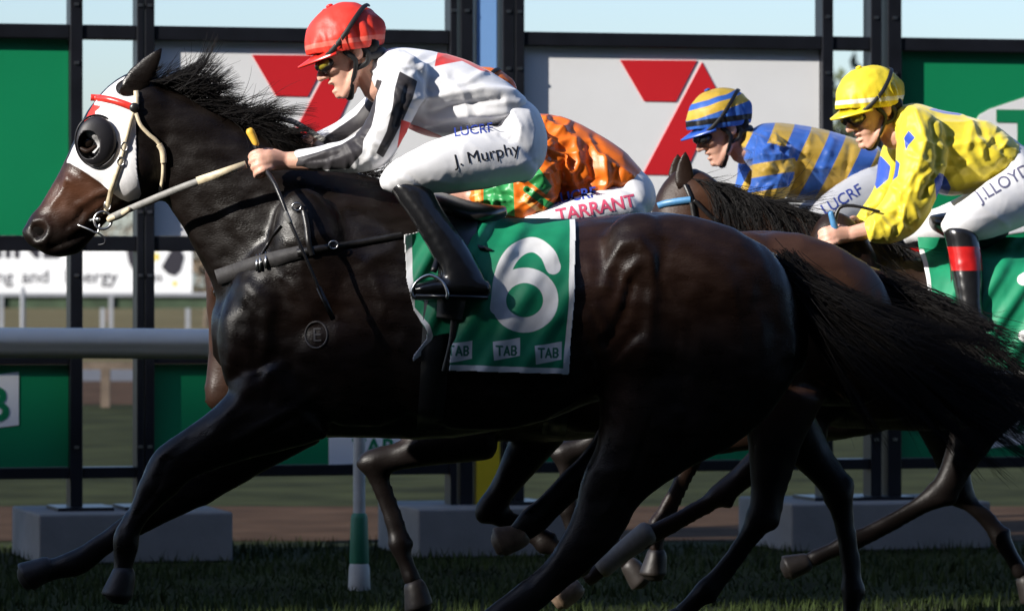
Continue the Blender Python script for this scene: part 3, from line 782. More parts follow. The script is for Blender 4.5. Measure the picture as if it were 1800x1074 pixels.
def tail(root, base, y0, tips, n, seed, ctrl):
    """tips: upper and lower line ends"""
    r = np.random.default_rng(seed); N = n; K = 12; s = np.linspace(0, 1, K)[None, :, None]
    u = r.uniform(0, 1, N)**.9; b = np.array(base)
    T = catmull(np.array(tips), 8); ti = u*(len(T)-1.001); i = ti.astype(int); f = (ti-i)[:, None]; tip = T[i]*(1-f)+T[i+1]*f
    C = catmull(np.array(ctrl), 8); ti = u*(len(C)-1.001); i = ti.astype(int); f = (ti-i)[:, None]; ct = C[i]*(1-f)+C[i+1]*f
    NC = 70; cid = np.clip((u*NC + r.normal(0, 1.2, N)).astype(int), 0, NC-1)
    cL, cm, ce = r.uniform(.55, 1.05, NC), r.normal(0, .035, (NC, 2)), r.normal(0, .065, (NC, 2))
    fly = (r.uniform(0, 1, N) < .08)[:, None]*1.0
    L = (cL[cid]*(.75 + .3*r.uniform(0, 1, N)))[:, None]
    rr = np.stack([b[0] + r.normal(0, .02, N), b[1] + r.normal(0, .025, N)], 1)
    uc = (cid/NC); ti = uc*(len(T)-1.001); i = ti.astype(int); f = (ti-i)[:, None]; tc = T[i]*(1-f)+T[i+1]*f; cc_ = C[i]*(1-f)+C[i+1]*f if len(C) == len(T) else ct
    tip = tc*.8 + tip*.2 + ce[cid]; tip = rr + (tip-rr)*L + r.normal(0, .008, (N, 2)) + fly*r.normal(0, .05, (N, 2))
    ct = cc_*.6 + ct*.4 + cm[cid] + r.normal(0, .012, (N, 2))
    q = lambda a, m, e: ((1-s)**2*a[:, None] + 2*s*(1-s)*m[:, None] + s**2*e[:, None])
    xz = q(rr, ct, tip); w = r.uniform(0, 6.28, (N, 1)); wav = .010*np.sin(w + s[0, :, 0]*7)*s[0, :, 0]
    y = y0 + r.normal(0, .03, (N, 1)) + s[0, :, 0]*r.normal(-.03, .085, (N, 1))
    S = np.stack([xz[:, :, 0], y, xz[:, :, 1] + wav], 2)
    return mk('tail', *hairs(S, .00095), M['hair'], root)

def saddle_cloth(root, bv, y0, quad, nu, nv, m, outline=None, layers=(), folds=.006, seed=0, off=.012):
    tl, tr_, br, bl = [np.array(q, float) for q in quad]
    U, V = np.meshgrid(np.linspace(0, 1, nu), np.linspace(0, 1, nv))
    px = (tl*(1-U[..., None]) + tr_*U[..., None])*(1-V[..., None]) + (bl*(1-U[..., None]) + br*U[..., None])*V[..., None]
    s = FPX/(y0-.28-CAM_Y); X = (px[..., 0]-900)/s; Z = CAM_Z-(px[..., 1]-500)/s; Y = np.full(X.shape, np.nan)
    for a in range(0, nv, 2):
        for b in range(0, nu, 2): 
            h_ = hit(bv, X[a, b], Z[a, b]); Y[a, b] = h_ if h_ is not None else np.nan
    # fill the in-between grid points and the ones off the body
    Y[1::2, ::2] = np.nanmean(np.stack([Y[0:-1:2, ::2][:Y[1::2, ::2].shape[0]], np.vstack([Y[2::2, ::2], Y[-1:, ::2]])[:Y[1::2, ::2].shape[0]]]), 0) if True else 0
    for a in range(nv):
        row = Y[a]; ok = np.isfinite(row)
        if ok.any(): Y[a] = np.interp(np.arange(nu), np.arange(nu)[ok], row[ok])
    for b in range(nu):
        c = Y[:, b]; ok = np.isfinite(c); Y[:, b] = np.interp(np.arange(nv), np.arange(nv)[ok], c[ok])
    for _ in range(24):
        Yp = np.pad(Y, 1, mode='edge'); Y = np.minimum(Y, .25*(Yp[:-2, 1:-1]+Yp[2:, 1:-1]+Yp[1:-1, :-2]+Yp[1:-1, 2:]))
    Qf = np.stack([X.ravel(), np.zeros(X.size), Z.ravel()], 1)
    # soft diagonal drapes running up towards the saddle
    dg = (Qf[:, 0]*.80 + Qf[:, 2]*.60); ac = (Qf[:, 2]*.80 - Qf[:, 0]*.60)
    ph = noise(np.stack([dg*0, ac*1.2, dg*.9], 1), 3.0, seed)
    fl = np.sin((Qf[:, 0]*.86 - Qf[:, 2]*.5)*58 + 2.6*ph)*.5 + .5
    amp = folds*(.25 + .75*np.clip(noise(Qf, 5, seed+2)+.45, 0, 1))
    y = Y.ravel() - off - amp*fl**2*1.6 - .004*noise(Qf, 7, seed+6)
    v = np.stack([X.ravel(), y, Z.ravel()], 1); idx = np.arange(nu*nv).reshape(nv, nu)
    f = np.stack([idx[:-1, :-1], idx[1:, :-1], idx[1:, 1:], idx[:-1, 1:]], -1).reshape(-1, 4)
    Q = px.reshape(-1, 2); fl_ = {k: fn(Q) for k, fn in layers}
    if outline is not None:
        g = poly_sd(Q, outline); keep = (g > -1.2)[f].all(1); f = f[keep]
    used = np.unique(f); remap = np.full(len(v), -1); remap[used] = np.arange(len(used))
    o = mk('saddle_cloth', v[used], remap[f], m, root)
    for k, a in fl_.items(): attr(o.data, k, a[used]/s)
    return solid(o, .004, 1)

PX6 = lambda: None
def num6(Q):
    tail_ = [(972, 470), (962, 447), (940, 432), (915, 437), (894, 458), (880, 495), (874, 540)]
    a = 13.5 - line_d(Q, catmull(np.array(tail_, float), 6))
    q = (Q - np.array([922, 528])); th = np.linspace(0, 2*np.pi, 40); el = np.stack([922 + 46*np.cos(th), 528 + 43*np.sin(th)], 1)
    return np.maximum(a, 13.5 - line_d(Q, el))
def letters(Q, x, y, h, sw, w=None):
    """T A B drawn as pen strokes"""
    w = w or h*.62; g = h*.85*1.0
    T = [[(x, y-h/2), (x+w, y-h/2)], [(x+w/2, y-h/2), (x+w/2, y+h/2)]]
    a = x+g; A = [[(a, y+h/2), (a+w/2, y-h/2), (a+w, y+h/2)], [(a+w*.2, y+h*.18), (a+w*.8, y+h*.18)]]
    b = x+2*g+w*.1; B = [[(b, y-h/2), (b, y+h/2)], [(b, y-h/2), (b+w*.6, y-h/2), (b+w*.78, y-h*.25), (b+w*.6, y), (b, y)], [(b+w*.6, y), (b+w*.85, y+h*.25), (b+w*.6, y+h/2), (b, y+h/2)]]
    d = np.full(len(Q), 1e9)
    for L in T+A+B: d = np.minimum(d, line_d(Q, L))
    return sw - d

# --- the leading horse
LEGS1 = [
    ('trace', ([((440, 640), (580, 768), .085), ((382, 712), (482, 795), .072), ((328, 752), (412, 812), .056), ((282, 786), (345, 838), .046), ((262, 818), (318, 862), .044), ((240, 870), (282, 893), .031), ((219, 910), (256, 925), .029), ((203, 942), (250, 960), .037), ((204, 985), (241, 992), .030), ((200, 1012), (243, 1020), .034)], ((221, 1018), (215, 1060))), -.13, 1, 0),
    ('trace', ([((440, 690), (560, 782), .08), ((370, 770), (460, 832), .065), ((305, 828), (380, 880), .05), ((262, 858), (318, 908), .046), ((228, 892), (272, 930), .034), ((170, 938), (196, 974), .029), ((112, 974), (142, 1014), .036), ((82, 985), (100, 1022), .030), ((58, 990), (72, 1030), .034)], ((62, 1010), (24, 1034))), .12, 1, 0),
    ('trace', ([((1085, 440), (1385, 520), .10), ((1062, 545), (1402, 590), .115), ((1050, 630), (1390, 670), .115), ((1052, 700), (1310, 765), .10), ((1044, 775), (1205, 822), .075), ((1020, 840), (1128, 878), .055), ((1008, 888), (1095, 930), .047), ((985, 940), (1068, 965), .042), ((950, 988), (1010, 1018), .032), ((898, 1030), (950, 1066), .031), ((846, 1068), (902, 1110), .038), ((815, 1110), (858, 1140), .031), ((795, 1135), (835, 1165), .035)], ((815, 1150), (775, 1185))), -.14, 1, 0),
    ('trace', ([((1090, 480), (1360, 520), .10), ((1085, 600), (1330, 660), .11), ((1075, 690), (1220, 745), .085), ((1048, 765), (1132, 815), .05), ((1022, 800), (1072, 850), .042), ((985, 838), (1026, 872), .031), ((945, 878), (984, 912), .031), ((918, 900), (960, 936), .037), ((900, 925), (930, 955), .03), ((885, 940), (918, 968), .034)], ((902, 952), (868, 968))), .14, 1, 1)]
r1, me1, tr1, head1, hoofs1 = horse('black brown racehorse in front wearing a white blinker hood and number six cloth', 0.0, 0, 0, 0, LEGS1, 'coat_black', voxel=.0105)
STR1 = [  # traced muscle edges, tendons and skin folds of the near side
    ([(1062, 500), (1070, 460), (1092, 430), (1118, 425), (1136, 450), (1144, 500), (1140, 560), (1136, 610)], 12, .011),
    ([(1085, 530), (1100, 480), (1118, 462)], 9, .008), ([(1120, 600), (1075, 640), (1058, 690)], 12, .010), ([(1105, 500), (1090, 560), (1062, 600)], 11, -.010),
    ([(1030, 560), (1050, 600), (1060, 640)], 8, .006), ([(1020, 600), (1040, 640), (1050, 670)], 7, .006), ([(1045, 540), (1062, 580)], 7, .006),
    ([(1210, 400), (1290, 450), (1350, 540), (1372, 640)], 26, -.008), ([(1180, 640), (1200, 720), (1190, 790)], 18, -.008),
    ([(400, 500), (440, 560), (500, 590), (560, 570)], 16, -.007), ([(440, 500), (480, 540), (470, 620), (430, 680)], 14, .008), ([(530, 450), (560, 520), (600, 560)], 20, -.008),
    ([(580, 420), (640, 470), (690, 440)], 14, .006), ([(500, 640), (440, 690), (390, 740)], 12, .009), ([(560, 690), (480, 740), (420, 770)], 9, .007), ([(520, 730), (450, 770)], 6, -.006),
    ([(400, 560), (415, 620), (405, 670)], 14, .010), ([(460, 590), (455, 650), (480, 700)], 12, -.008), ([(330, 765), (290, 800)], 6, .004), ([(300, 850), (262, 900), (232, 940)], 5, .004),
    ([(310, 370), (350, 430), (380, 470)], 12, .006), ([(350, 330), (400, 420), (440, 480)], 24, -.007), ([(680, 470), (720, 520), (740, 600)], 20, -.004),
    ([(470, 470), (520, 500), (560, 560), (590, 640)], -4, .0035), ([(430, 520), (470, 560), (490, 620), (470, 690)], -4, .004), ([(410, 640), (440, 660), (470, 650), (500, 670)], -4, .0035), ([(620, 440), (660, 480), (680, 540), (660, 610)], -5, .004),
    ([(640, 380), (680, 400), (700, 430)], -6, .0035), ([(590, 520), (640, 560), (690, 570)], -4, .004), ([(860, 690), (940, 700), (1000, 680)], -4, .004), ([(600, 700), (700, 720), (800, 715)], -4, .004), ([(1160, 480), (1200, 560), (1190, 650)], -5, .0035), ([(1280, 500), (1300, 600), (1280, 700)], -5, .0035),
    ([(1070, 720), (1110, 780), (1090, 850), (1060, 900)], -4, .0035), ([(1140, 730), (1120, 800), (1090, 870)], 5, -.004), ([(440, 720), (380, 760), (320, 800)], -4, .004), ([(300, 800), (285, 850), (250, 900)], 3.5, -.004), ([(975, 960), (930, 1020)], 4, -.004), ([(235, 880), (222, 930)], 3, -.0035),
    # face: facial crest, vein, nostril, mouth line
    ([(205, 330), (170, 345), (140, 362)], 6, .006), ([(182, 360), (158, 378), (146, 400), (128, 402)], 4.5, .005), ([(148, 372), (134, 392), (118, 400)], 4, -.006), ([(120, 310), (110, 340), (92, 362)], 5, .004),
    ([(60, 388), (82, 386), (91, 402), (82, 424), (62, 428)], 4, .006), ([(64, 404), (76, 406), (70, 414)], 7, -.022), ([(92, 436), (118, 426), (150, 412), (165, 402)], 4, -.008)]
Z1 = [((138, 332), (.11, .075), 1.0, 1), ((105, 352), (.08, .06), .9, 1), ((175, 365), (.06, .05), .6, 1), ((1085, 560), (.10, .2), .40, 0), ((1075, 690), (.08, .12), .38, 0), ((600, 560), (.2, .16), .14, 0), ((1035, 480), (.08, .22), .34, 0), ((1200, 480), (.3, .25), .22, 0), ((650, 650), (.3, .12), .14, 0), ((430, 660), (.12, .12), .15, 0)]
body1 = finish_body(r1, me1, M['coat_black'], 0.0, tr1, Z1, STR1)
bv1 = world_bvh(me1, r1)
for toe, d, y, pale in hoofs1: mk('hoof', *hoof_mesh(toe, d, y), M['hoof_pale' if pale else 'hoof'], r1)
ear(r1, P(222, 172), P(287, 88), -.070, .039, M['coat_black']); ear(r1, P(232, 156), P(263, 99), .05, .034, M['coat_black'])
mk('nostril', *ell((*P(72, 407)[:1], hit(bv1, *P(72, 407), default=-.05)+.004, P(72, 407)[1]), (.030, .010, .020), .5), M['skin_dark'], r1)
crest1 = [P(*q) for q in ((262, 138), (300, 148), (350, 178), (400, 202), (450, 226), (478, 240))]
mane(r1, crest1, 0, lambda u: .095 + .065*np.sin(np.clip(u, 0, 1)*2.8+.1), 5200, lambda u: .42 - .46*u, 3, .026)
mane(r1, [P(*q) for q in ((470, 236), (540, 268), (640, 300), (700, 312))], 0, lambda u: .09+0*u, 420, lambda u: .5+0*u, 5, .022)
fl_ = [P(*q) for q in ((250, 132), (262, 134))]
mane(r1, fl_, 0, lambda u: .06+0*u, 90, lambda u: .7+0*u, 6, .02)
tail(r1, P(1378, 478), 0, [P(*q) for q in ((1680, 622), (1820, 700), (1850, 755), (1810, 805), (1690, 775), (1550, 740))], 7000, 11,
     [P(*q) for q in ((1468, 515), (1528, 562), (1562, 605), (1555, 635), (1505, 622), (1445, 592))])
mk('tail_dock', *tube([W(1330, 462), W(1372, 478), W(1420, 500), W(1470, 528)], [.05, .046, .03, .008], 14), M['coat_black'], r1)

# hood: white cloth over the head with the ear and eye cup let in
hv, hf = join([head1]); hv = hv - 0; Qh = to_px(hv, 0)
dn = loft([[*P(*T), *P(*B), w, 0.0] for T, B, w in HEAD], 90, 18)
hv, hf = dn; me_h = mesh_of(hv, hf); nh = no_of(me_h); bpy.data.meshes.remove(me_h)
hv = hv + nh*.0085
# keep clear of the cheek bulge
for i in range(len(hv)):
    if hv[i, 1] < -.01:
        y = hit(bv1, hv[i, 0], hv[i, 2])
        if y is not None and y < 0: hv[i, 1] = min(hv[i, 1], y - .004)
Qh = to_px(hv, 0)
HP = [(104, 284), (125, 288), (150, 302), (180, 322), (196, 336), (214, 350), (228, 356), (247, 350), (252, 342), (246, 300), (244, 250), (243, 200), (247, 158), (262, 150), (262, 118), (225, 105), (150, 150), (100, 240)]
fld = poly_sd(Qh, HP); fld = np.minimum(fld, np.linalg.norm((Qh-np.array([228, 156]))/np.array([1, .72]), axis=1) - 22)
hv, hf = clip(hv, hf, fld); 
eh = mesh_of(hv, hf); emboss(eh, [([(178, 195), (205, 205)], 3, .004), ([(188, 212), (200, 192)], 2.5, .004), ([(160, 322), (205, 308), (232, 318)], 3, .0035), ([(228, 230), (238, 260), (236, 310)], 4, .004), ([(205, 300), (220, 335)], 3.5, .003), ([(150, 190), (168, 205)], 3, .003), ([(214, 200), (228, 230)], 3, -.003)], 0); wrinkle(eh, .0012, 22, 4); hv = co_of(eh); bpy.data.meshes.remove(eh)
hd = mk('hood', hv, hf, M['hood'], r1); Qh = to_px(hv, 0)
star = poly_sd(Qh, [(140, 210), (166, 176), (168, 186), (184, 188), (170, 198), (172, 206), (160, 205), (146, 238), (132, 250)])
attr(hd.data, 'red', star/550); solid(hd, .003, 1)
# eye cup: dark dome with an opening that looks forward
cc = P(175, 250); cv, cf = ell((0, 0, 0), (35/550, .028, 43/550), 0, 44, 30)
yb = hit(bv1, cc[0], cc[1], default=-.09); cv = cv + np.array([cc[0], yb-.012, cc[1]]); Qc = to_px(cv, 0)
op = np.linalg.norm((Qc - np.array([162, 257]))/np.array([20, 25]), axis=1) - 1
op = np.where(cv[:, 1] < yb - .014, op*.02, 1); cv2, cf2 = clip(cv, cf, np.where(cv[:, 1] < yb+.012, op, -1))
cup = solid(mk('eye_cup', cv2, cf2, M['cup'], hd), .004, -1)
tv, tf = tube([(cc[0]+37/550*math.cos(a), yb-.006+.012*math.sin(a*2), cc[1]+45/550*math.sin(a)) for a in np.linspace(0, 2*np.pi, 30)], [.0035]*30, 8, 2)
mk('cup_rim', tv, tf, M['cup'], hd)
mk('eye', *ell((*P(160, 252)[:1], yb+.004, P(160, 252)[1]), (.022, .015, .019)), M['eye'], r1)
mk('eyelid', *tube([(*P(146, 262)[:1], yb-.008, P(146, 262)[1]), (*P(160, 268)[:1], yb-.013, P(160, 268)[1]), (*P(173, 260)[:1], yb-.010, P(173, 260)[1])], [.006, .009, .006], 10), M['coat_brown'], r1)

# bridle
hb = bvh_of(hd.data); off_ = Vector(ORG[r1.name])
hbw = BVHTree.FromPolygons([v.co + off_ for v in hd.data.vertices] + [v.co + off_ for v in me1.vertices],
      [tuple(p.vertices) for p in hd.data.polygons] + [tuple(i + len(hd.data.vertices) for i in p.vertices) for p in me1.polygons])
br = mk('bridle', *strap_on(hbw, [(243, 162), (244, 178), (243, 196)], 0, .017, .005, .006), M['cream'], r1)
mk('browband', *strap_on(hbw, [(160, 172), (172, 173), (196, 177), (220, 184), (240, 192)], 0, .021, .005, .007), M['redband'], br)
mk('rosette', *ell((P(241, 192)[0], hit(hbw, *P(241, 192), default=-.1)-.012, P(241, 192)[1]), (.016, .009, .016)), M['leather'], br)
mk('cheek_strap', *strap_on(hbw, [(240, 196), (232, 225), (224, 258), (216, 290), (204, 325), (193, 358), (188, 376)], 0, .016, .005, .008), M['cream'], br)
for q in ((224, 260), (218, 286), (192, 362)):
    a = P(*q); mk('buckle', *tube([(a[0]+.010*math.cos(t), hit(hbw, *a, default=-.09)-.011, a[1]+.014*math.sin(t)) for t in np.linspace(0, 2*np.pi, 16)], [.002]*16, 6, 2), M['metal'], br)
mk('throat_lash', *strap_on(hbw, [(244, 202), (252, 222), (266, 238), (283, 254), (290, 280), (290, 310), (284, 340)], 0, .012, .005, .012, None), M['cream'], br)
mk('lash_keeper', *strap_on(hbw, [(284, 256), (290, 268), (292, 288)], 0, .019, .009, .014), M['cream'], br)
ym = hit(hbw, *P(176, 380), default=-.06) - .022
def ring_(c, r, t, y, m, nm, sx=1.0): return mk(nm, *tube([(P(*c)[0]+r*sx*math.cos(a), y+.004*math.sin(a), P(*c)[1]+r*math.sin(a)) for a in np.linspace(0, 2*np.pi, 26)], [t]*26, 8, 2), m, br)
ring_((184, 388), .028, .0042, ym, M['metal'], 'bit_ring')
mk('bit_mouthpiece', *tube([(P(176, 386)[0], ym, P(176, 386)[1]), (P(160, 388)[0], ym+.02, P(160, 388)[1]), (P(148, 388)[0], ym+.05, P(148, 388)[1])], [.007, .006, .005], 8), M['metal'], br)
mk('bit_keeper', *tube([(P(140, 396)[0], ym+.012, P(140, 396)[1]), (P(160, 404)[0], ym, P(160, 404)[1]), (P(174, 410)[0], ym-.002, P(174, 410)[1]), (P(178, 396)[0], ym, P(178, 396)[1])], [.0035]*4, 6), M['metal'], br)
mk('curb_loop', *tube([(P(172, 408)[0], ym, P(172, 408)[1]), (P(186, 418)[0], ym, P(186, 418)[1]), (P(187, 428)[0], ym, P(187, 428)[1]), (P(176, 431)[0], ym+.01, P(176, 431)[1])], [.0028]*4, 6), M['dark_metal'], br)
RH = (440, 293)
mk('rein', *ribbon([(P(196, 384)[0], ym, P(196, 384)[1]), (P(240, 366)[0], -.12, P(240, 366)[1]), (P(330, 331)[0], -.20, P(330, 331)[1]), (P(*RH)[0], -.225, P(*RH)[1])], .021, .006), M['greystrap'], br)
mk('rein_stitching', *ribbon([(P(355, 321)[0], -.212, P(355, 321)[1]), (P(*RH)[0], -.231, P(*RH)[1])], .024, .007), M['cream'], br)
mk('rein_loop', *tube([(P(196, 386)[0], ym-.005, P(196, 386)[1]), (P(215, 378)[0], ym-.012, P(215, 378)[1]), (P(232, 370)[0], -.125, P(232, 370)[1])], [.011, .012, .009], 10), M['cream'], br)
mk('far_rein', *ribbon([(P(470, 205)[0], .06, P(470, 205)[1]), (P(510, 212)[0], .05, P(510, 212)[1]), (P(540, 228)[0], .02, P(540, 228)[1]), (P(570, 248)[0], -.02, P(570, 248)[1])], .018, .006), M['greystrap'], br)

# breastplate
bs = mk('breast_strap', *strap_on(bv1, [(384, 488), (410, 480), (460, 464), (500, 453), (535, 444)], 0, [.05, .05, .05, .046, .04], .006, .007), M['web'], r1)
mk('strap_tail', *strap_on(bv1, [(530, 446), (580, 437), (640, 427), (712, 414)], 0, [.026, .022, .02], .006, .007), M['leather'], bs)
for q in (458, 464, 474): mk('keeper', *strap_on(bv1, [(q, 463-.3*(q-458)-14), (q, 463-.3*(q-458)+14)], 0, .007, .01, .011), M['metal'], bs)
mk('neck_strap', *strap_on(bv1, [(500, 398), (484, 418), (470, 440), (464, 452)], 0, .008, .005, .006), M['leather'], bs)
mk('side_strap', *strap_on(bv1, [(540, 372), (546, 400), (550, 430), (556, 450)], 0, .018, .006, .009), M['leather'], bs)
for q in ((592, 432), (528, 366)):
    a = P(*q); mk('buckle', *tube([(a[0]+.014*math.cos(t), hit(bv1, *a, default=-.2)-.014, a[1]+.012*math.sin(t)) for t in np.linspace(0, 2*np.pi, 14)], [.0028]*14, 6, 2), M['metal'], bs)
# brand on the shoulder
v, f = text_flat('E', .062, .0, .012); mk('brand', *decal(v, f, (563, 588), 0, .05, bv1, .003), M['brand'], r1)
bc = P(562, 587); mk('brand_ring', *tube([(bc[0]+.035*math.cos(a), hit(bv1, bc[0]+.035*math.cos(a), bc[1]+.041*math.sin(a), default=-.2)-.001, bc[1]+.041*math.sin(a)) for a in np.linspace(0, 2*np.pi, 30)], [.0032]*30, 6, 2), M['brand'], r1)
# saddle, girth, number cloth
OUT1 = [(710, 414), (850, 384), (930, 384), (1013, 386), (1009, 520), (998, 657), (790, 650), (796, 600), (790, 585), (762, 590), (754, 612), (726, 634), (728, 624), (750, 596), (752, 582), (728, 545), (716, 490)]
INN1 = [(722, 412), (850, 376), (930, 374), (1003, 376), (1000, 520), (989, 647), (782, 640), (730, 552), (727, 490)]
def white1(Q):
    w = -poly_sd(Q, INN1); n = num6(Q); w = np.maximum(w, n)
    for x, y in ((806, 618), (890, 613), (963, 620)): w = np.maximum(w, poly_sd(Q, [(x-23, y-12), (x+24, y-20), (x+24, y+12), (x-22, y+20)]))
    w = np.maximum(w, 4 - line_d(Q, [(728, 545), (752, 572), (757, 590), (750, 608), (727, 630)])); return w
def let1(Q):
    d = np.full(len(Q), -1e9)
    for x, y in ((806, 616), (890, 616), (963, 620)): d = np.maximum(d, letters(Q, x-17, y, 15, 1.7, 9.5))
    return d
sc1 = saddle_cloth(r1, bv1, 0, ((700, 380), (1018, 380), (1018, 664), (700, 664)), 256, 230, M['cloth'], OUT1, (('white', white1), ('letter', let1)), .024, 2)
sd = mk('saddle', *join([loft([[*P(*T), *P(*B), w, 0.0] for T, B, w in (((742, 342), (748, 372), .12), ((775, 338), (785, 392), .17), ((820, 352), (830, 410), .19), ((862, 360), (868, 396), .17), ((884, 362), (888, 382), .09))])]), M['leather'], r1)
mk('saddle_flap', *strap_on(bv1, [(806, 385), (802, 430), (800, 490), (792, 560)], 0, [.13, .12, .10, .08], .012, .030), M['leather'], sd)
mk('girth', *strap_on(bv1, [(770, 520), (768, 600), (764, 680), (756, 752)], 0, [.075, .085, .085, .08], .008, .012, -.2), M['leather'], sd)
mk('girth_strap', *strap_on(bv1, [(800, 560), (796, 600), (784, 650)], 0, [.02, .02, .02], .008, .022, -.25), M['leather'], sd)
mk('cloth_pocket', *strap_on(bv1, [(838, 436), (852, 438), (866, 441)], 0, [.018, .016, .004], .006, .026), M['dark_metal'], sd)
mk('stirrup_leather', *ribbon([W(792, 400, -.30), W(775, 440, -.33), W(762, 478, -.37)], .02, .006), M['leather'], sd)
yst = -.375
mk('stirrup', *tube([W(768, 523, yst), W(732, 524, yst), W(724, 512, yst), W(734, 494, yst), W(755, 484, yst), W(776, 494, yst-.01), W(786, 512, yst-.02), W(786, 523, yst-.02)], [.006, .006, .0055, .005, .006, .005, .0055, .006], 8), M['metal'], sd)

# --- the horses behind it
def simple_tack(root, bv, y0, tr, nrot, m_band):
    q = lambda px, py: tuple(np.array([900, 500]) + np.array([1, -1])*(tr(px, py, 1)*1.0 - np.array([0, CAM_Z]))*FPX/(y0-CAM_Y))
    b = mk('bridle', *strap_on(bv, [q(242, 160), q(240, 196), q(224, 258), q(204, 325), q(190, 372)], y0, .018, .005, .006), M['leather'], root)
    mk('browband', *strap_on(bv, [q(176, 178), q(190, 179), q(212, 184), q(240, 192)], y0, .023, .005, .009), m_band, b)
    mk('throat_lash', *strap_on(bv, [q(246, 196), q(262, 236), q(284, 280), q(286, 330)], y0, .014, .005, .008), M['leather'], b)
    mk('noseband', *strap_on(bv, [q(108, 322), q(140, 342), q(172, 384)], y0, .02, .005, .007), M['leather'], b)
    return b

def extra_horse(label, y0, dx, dz, nrot, legs, coat, band, seed, cloth=None, zones=(), strokes=(), manelen=.16, tail_=True, hs=(0, 0), mside=-.05, ms=2600, dip=0.0, mlift=.15):
    r, me, tr, hp, hoofs = horse(label, y0, dx, dz, nrot, legs, coat, hs, dip, voxel=.0135)
    finish_body(r, me, M[coat], y0, tr, zones, strokes, .0025, seed, coat == 'coat_bay')
    bv = world_bvh(me, r)
    for toe, d, y, pale in hoofs: mk('hoof', *hoof_mesh(toe, d, y), M['hoof_pale' if pale else 'hoof'], r)
    ear(r, tr(236, 168, 1), tr(268, 100, 1), y0-.062, .034, M[coat]); ear(r, tr(230, 158, 1), tr(255, 98, 1), y0+.05, .034, M[coat])
    for sd in (-1, 1): e = tr(166, 240, 1); mk('eye', *ell((e[0], y0+sd*.098, e[1]), (.022, .014, .019)), M['eye'], r)
    cr = [tr(*q, w) - np.array([0, dip*dk]) for (q, w), dk in zip( (((262, 138), 1), ((310, 152), 1), ((370, 184), .98), ((440, 222), .92), ((520, 258), .75), ((610, 296), .42), ((670, 316), .2)), (.1, .25, .45, .65, .9, 1, 1))]
    mane(r, cr, y0, lambda u: manelen*(.75+.6*u), ms, lambda u: mlift - .55*u, seed, .032, 1.0, .25, mside)
    if tail_:
        b = tr(1378, 478); mk('tail_dock', *tube([(tr(1330, 462)[0], y0, tr(1330, 462)[1]), (b[0], y0, b[1]), (b[0]+.09, y0, b[1]-.05), (b[0]+.17, y0, b[1]-.1)], [.05, .046, .03, .008], 12), M[coat], r)
        tail(r, b, y0, [b + np.array(q) for q in ((.52, -.24), (.68, -.36), (.70, -.52), (.5, -.62), (.3, -.6))], 1500, seed+20, [b + np.array(q) for q in ((.20, -.04), (.30, -.13), (.32, -.23), (.22, -.26), (.12, -.26))])
    simple_tack(r, bv, y0, tr, nrot, band)
    qp = lambda px, py: tuple(np.array([900, 500]) + np.array([1, -1])*(tr(px, py, 0) - np.array([0, CAM_Z]))*FPX/(y0-.28-CAM_Y))
    if cloth is not None: cloth(r, bv, qp)
    sd = mk('saddle', *loft([[*tr(*T), *tr(*B), w, y0] for T, B, w in (((742, 338), (748, 372), .12), ((775, 334), (785, 392), .17), ((820, 348), (830, 410), .19), ((862, 356), (868, 396), .17), ((884, 360), (888, 382), .09))]), M['leather'], r)
    g = [qp(770, 420), qp(768, 560), qp(764, 680), qp(756, 752)]
    mk('girth', *strap_on(bv, g, y0, .08, .008, .012, y0-.2), M['leather'], sd)
    return r, bv, tr

LEGS2 = [('fore', [(850, 760), (655, 812), (702, 950), (735, 1040)], -.12, .95, 0), ('fore', [(955, 750), (858, 902), (958, 958), (1010, 985)], .12, .95, 0),
         ('hind', [(1370, 690), (1335, 905), (1240, 1030), (1180, 1090)], -.13, 1, 0), ('hind', [(1350, 700), (1478, 868), (1502, 1040), (1500, 1130)], .13, 1, 0)]
def cloth2(r, bv, q):
    w = lambda Q: np.maximum(5 - line_d(Q, [q(716, 414), q(722, 545), q(790, 650), q(1000, 655), q(1012, 388)]), -50)
    saddle_cloth(r, bv, 1.0, (q(710, 384), q(1012, 384), q(1000, 655), q(730, 655)), 60, 50, M['cloth_b'], None, (('white', w),), .006, 3)
h2 = extra_horse('bay racehorse ridden by the orange-silks rider, mostly hidden beyond the leading horse', 1.0, .40, -.045, .50, LEGS2, 'coat_bay', M['leather'], 31, cloth2, zones=[((700, 770), (.2, .06), .0, 0)])
LEGS3 = [('fore', [(1420, 740), (1262, 868), (1130, 938), (1000, 1038)], -.12, .95, 1), ('fore', [(1400, 740), (1225, 790), (1158, 925), (1155, 992)], .12, .95, 0),
         ('hind', [(2150, 660), (2130, 880), (2010, 980), (1950, 1050)], -.13, 1, 0), ('hind', [(2150, 670), (2190, 850), (2120, 980), (2060, 1060)], .13, 1, 0)]
def cloth3(r, bv, q):
    def w(Q):
        a = 5 - line_d(Q, [q(716, 414), q(722, 545), q(790, 650), q(1000, 655), q(1012, 388)])
        n = [q(*p) for p in ((905, 470), (960, 440), (975, 480), (935, 520), (975, 560), (955, 600), (905, 580))]
        return np.maximum(a, 10 - line_d(Q, n))
    saddle_cloth(r, bv, 2.0, (q(710, 384), q(1012, 384), q(1000, 655), q(730, 655)), 130, 110, M['cloth_b'], None, (('white', w),), .012, 5)
h3 = extra_horse('brown racehorse with a blue browband, ridden by the yellow-silks rider', 2.0, 1.825, -.04, .40, LEGS3, 'coat_brown', M['bluestrap'], 41, cloth3,
    zones=[((230, 300), (.20, .2), .55, 1), ((270, 190), (.1, .1), .45, 1), ((330, 300), (.14, .14), .35, 1)], hs=(.135, .105), manelen=.21, mside=-.45, ms=6500, dip=.17, mlift=-.46)
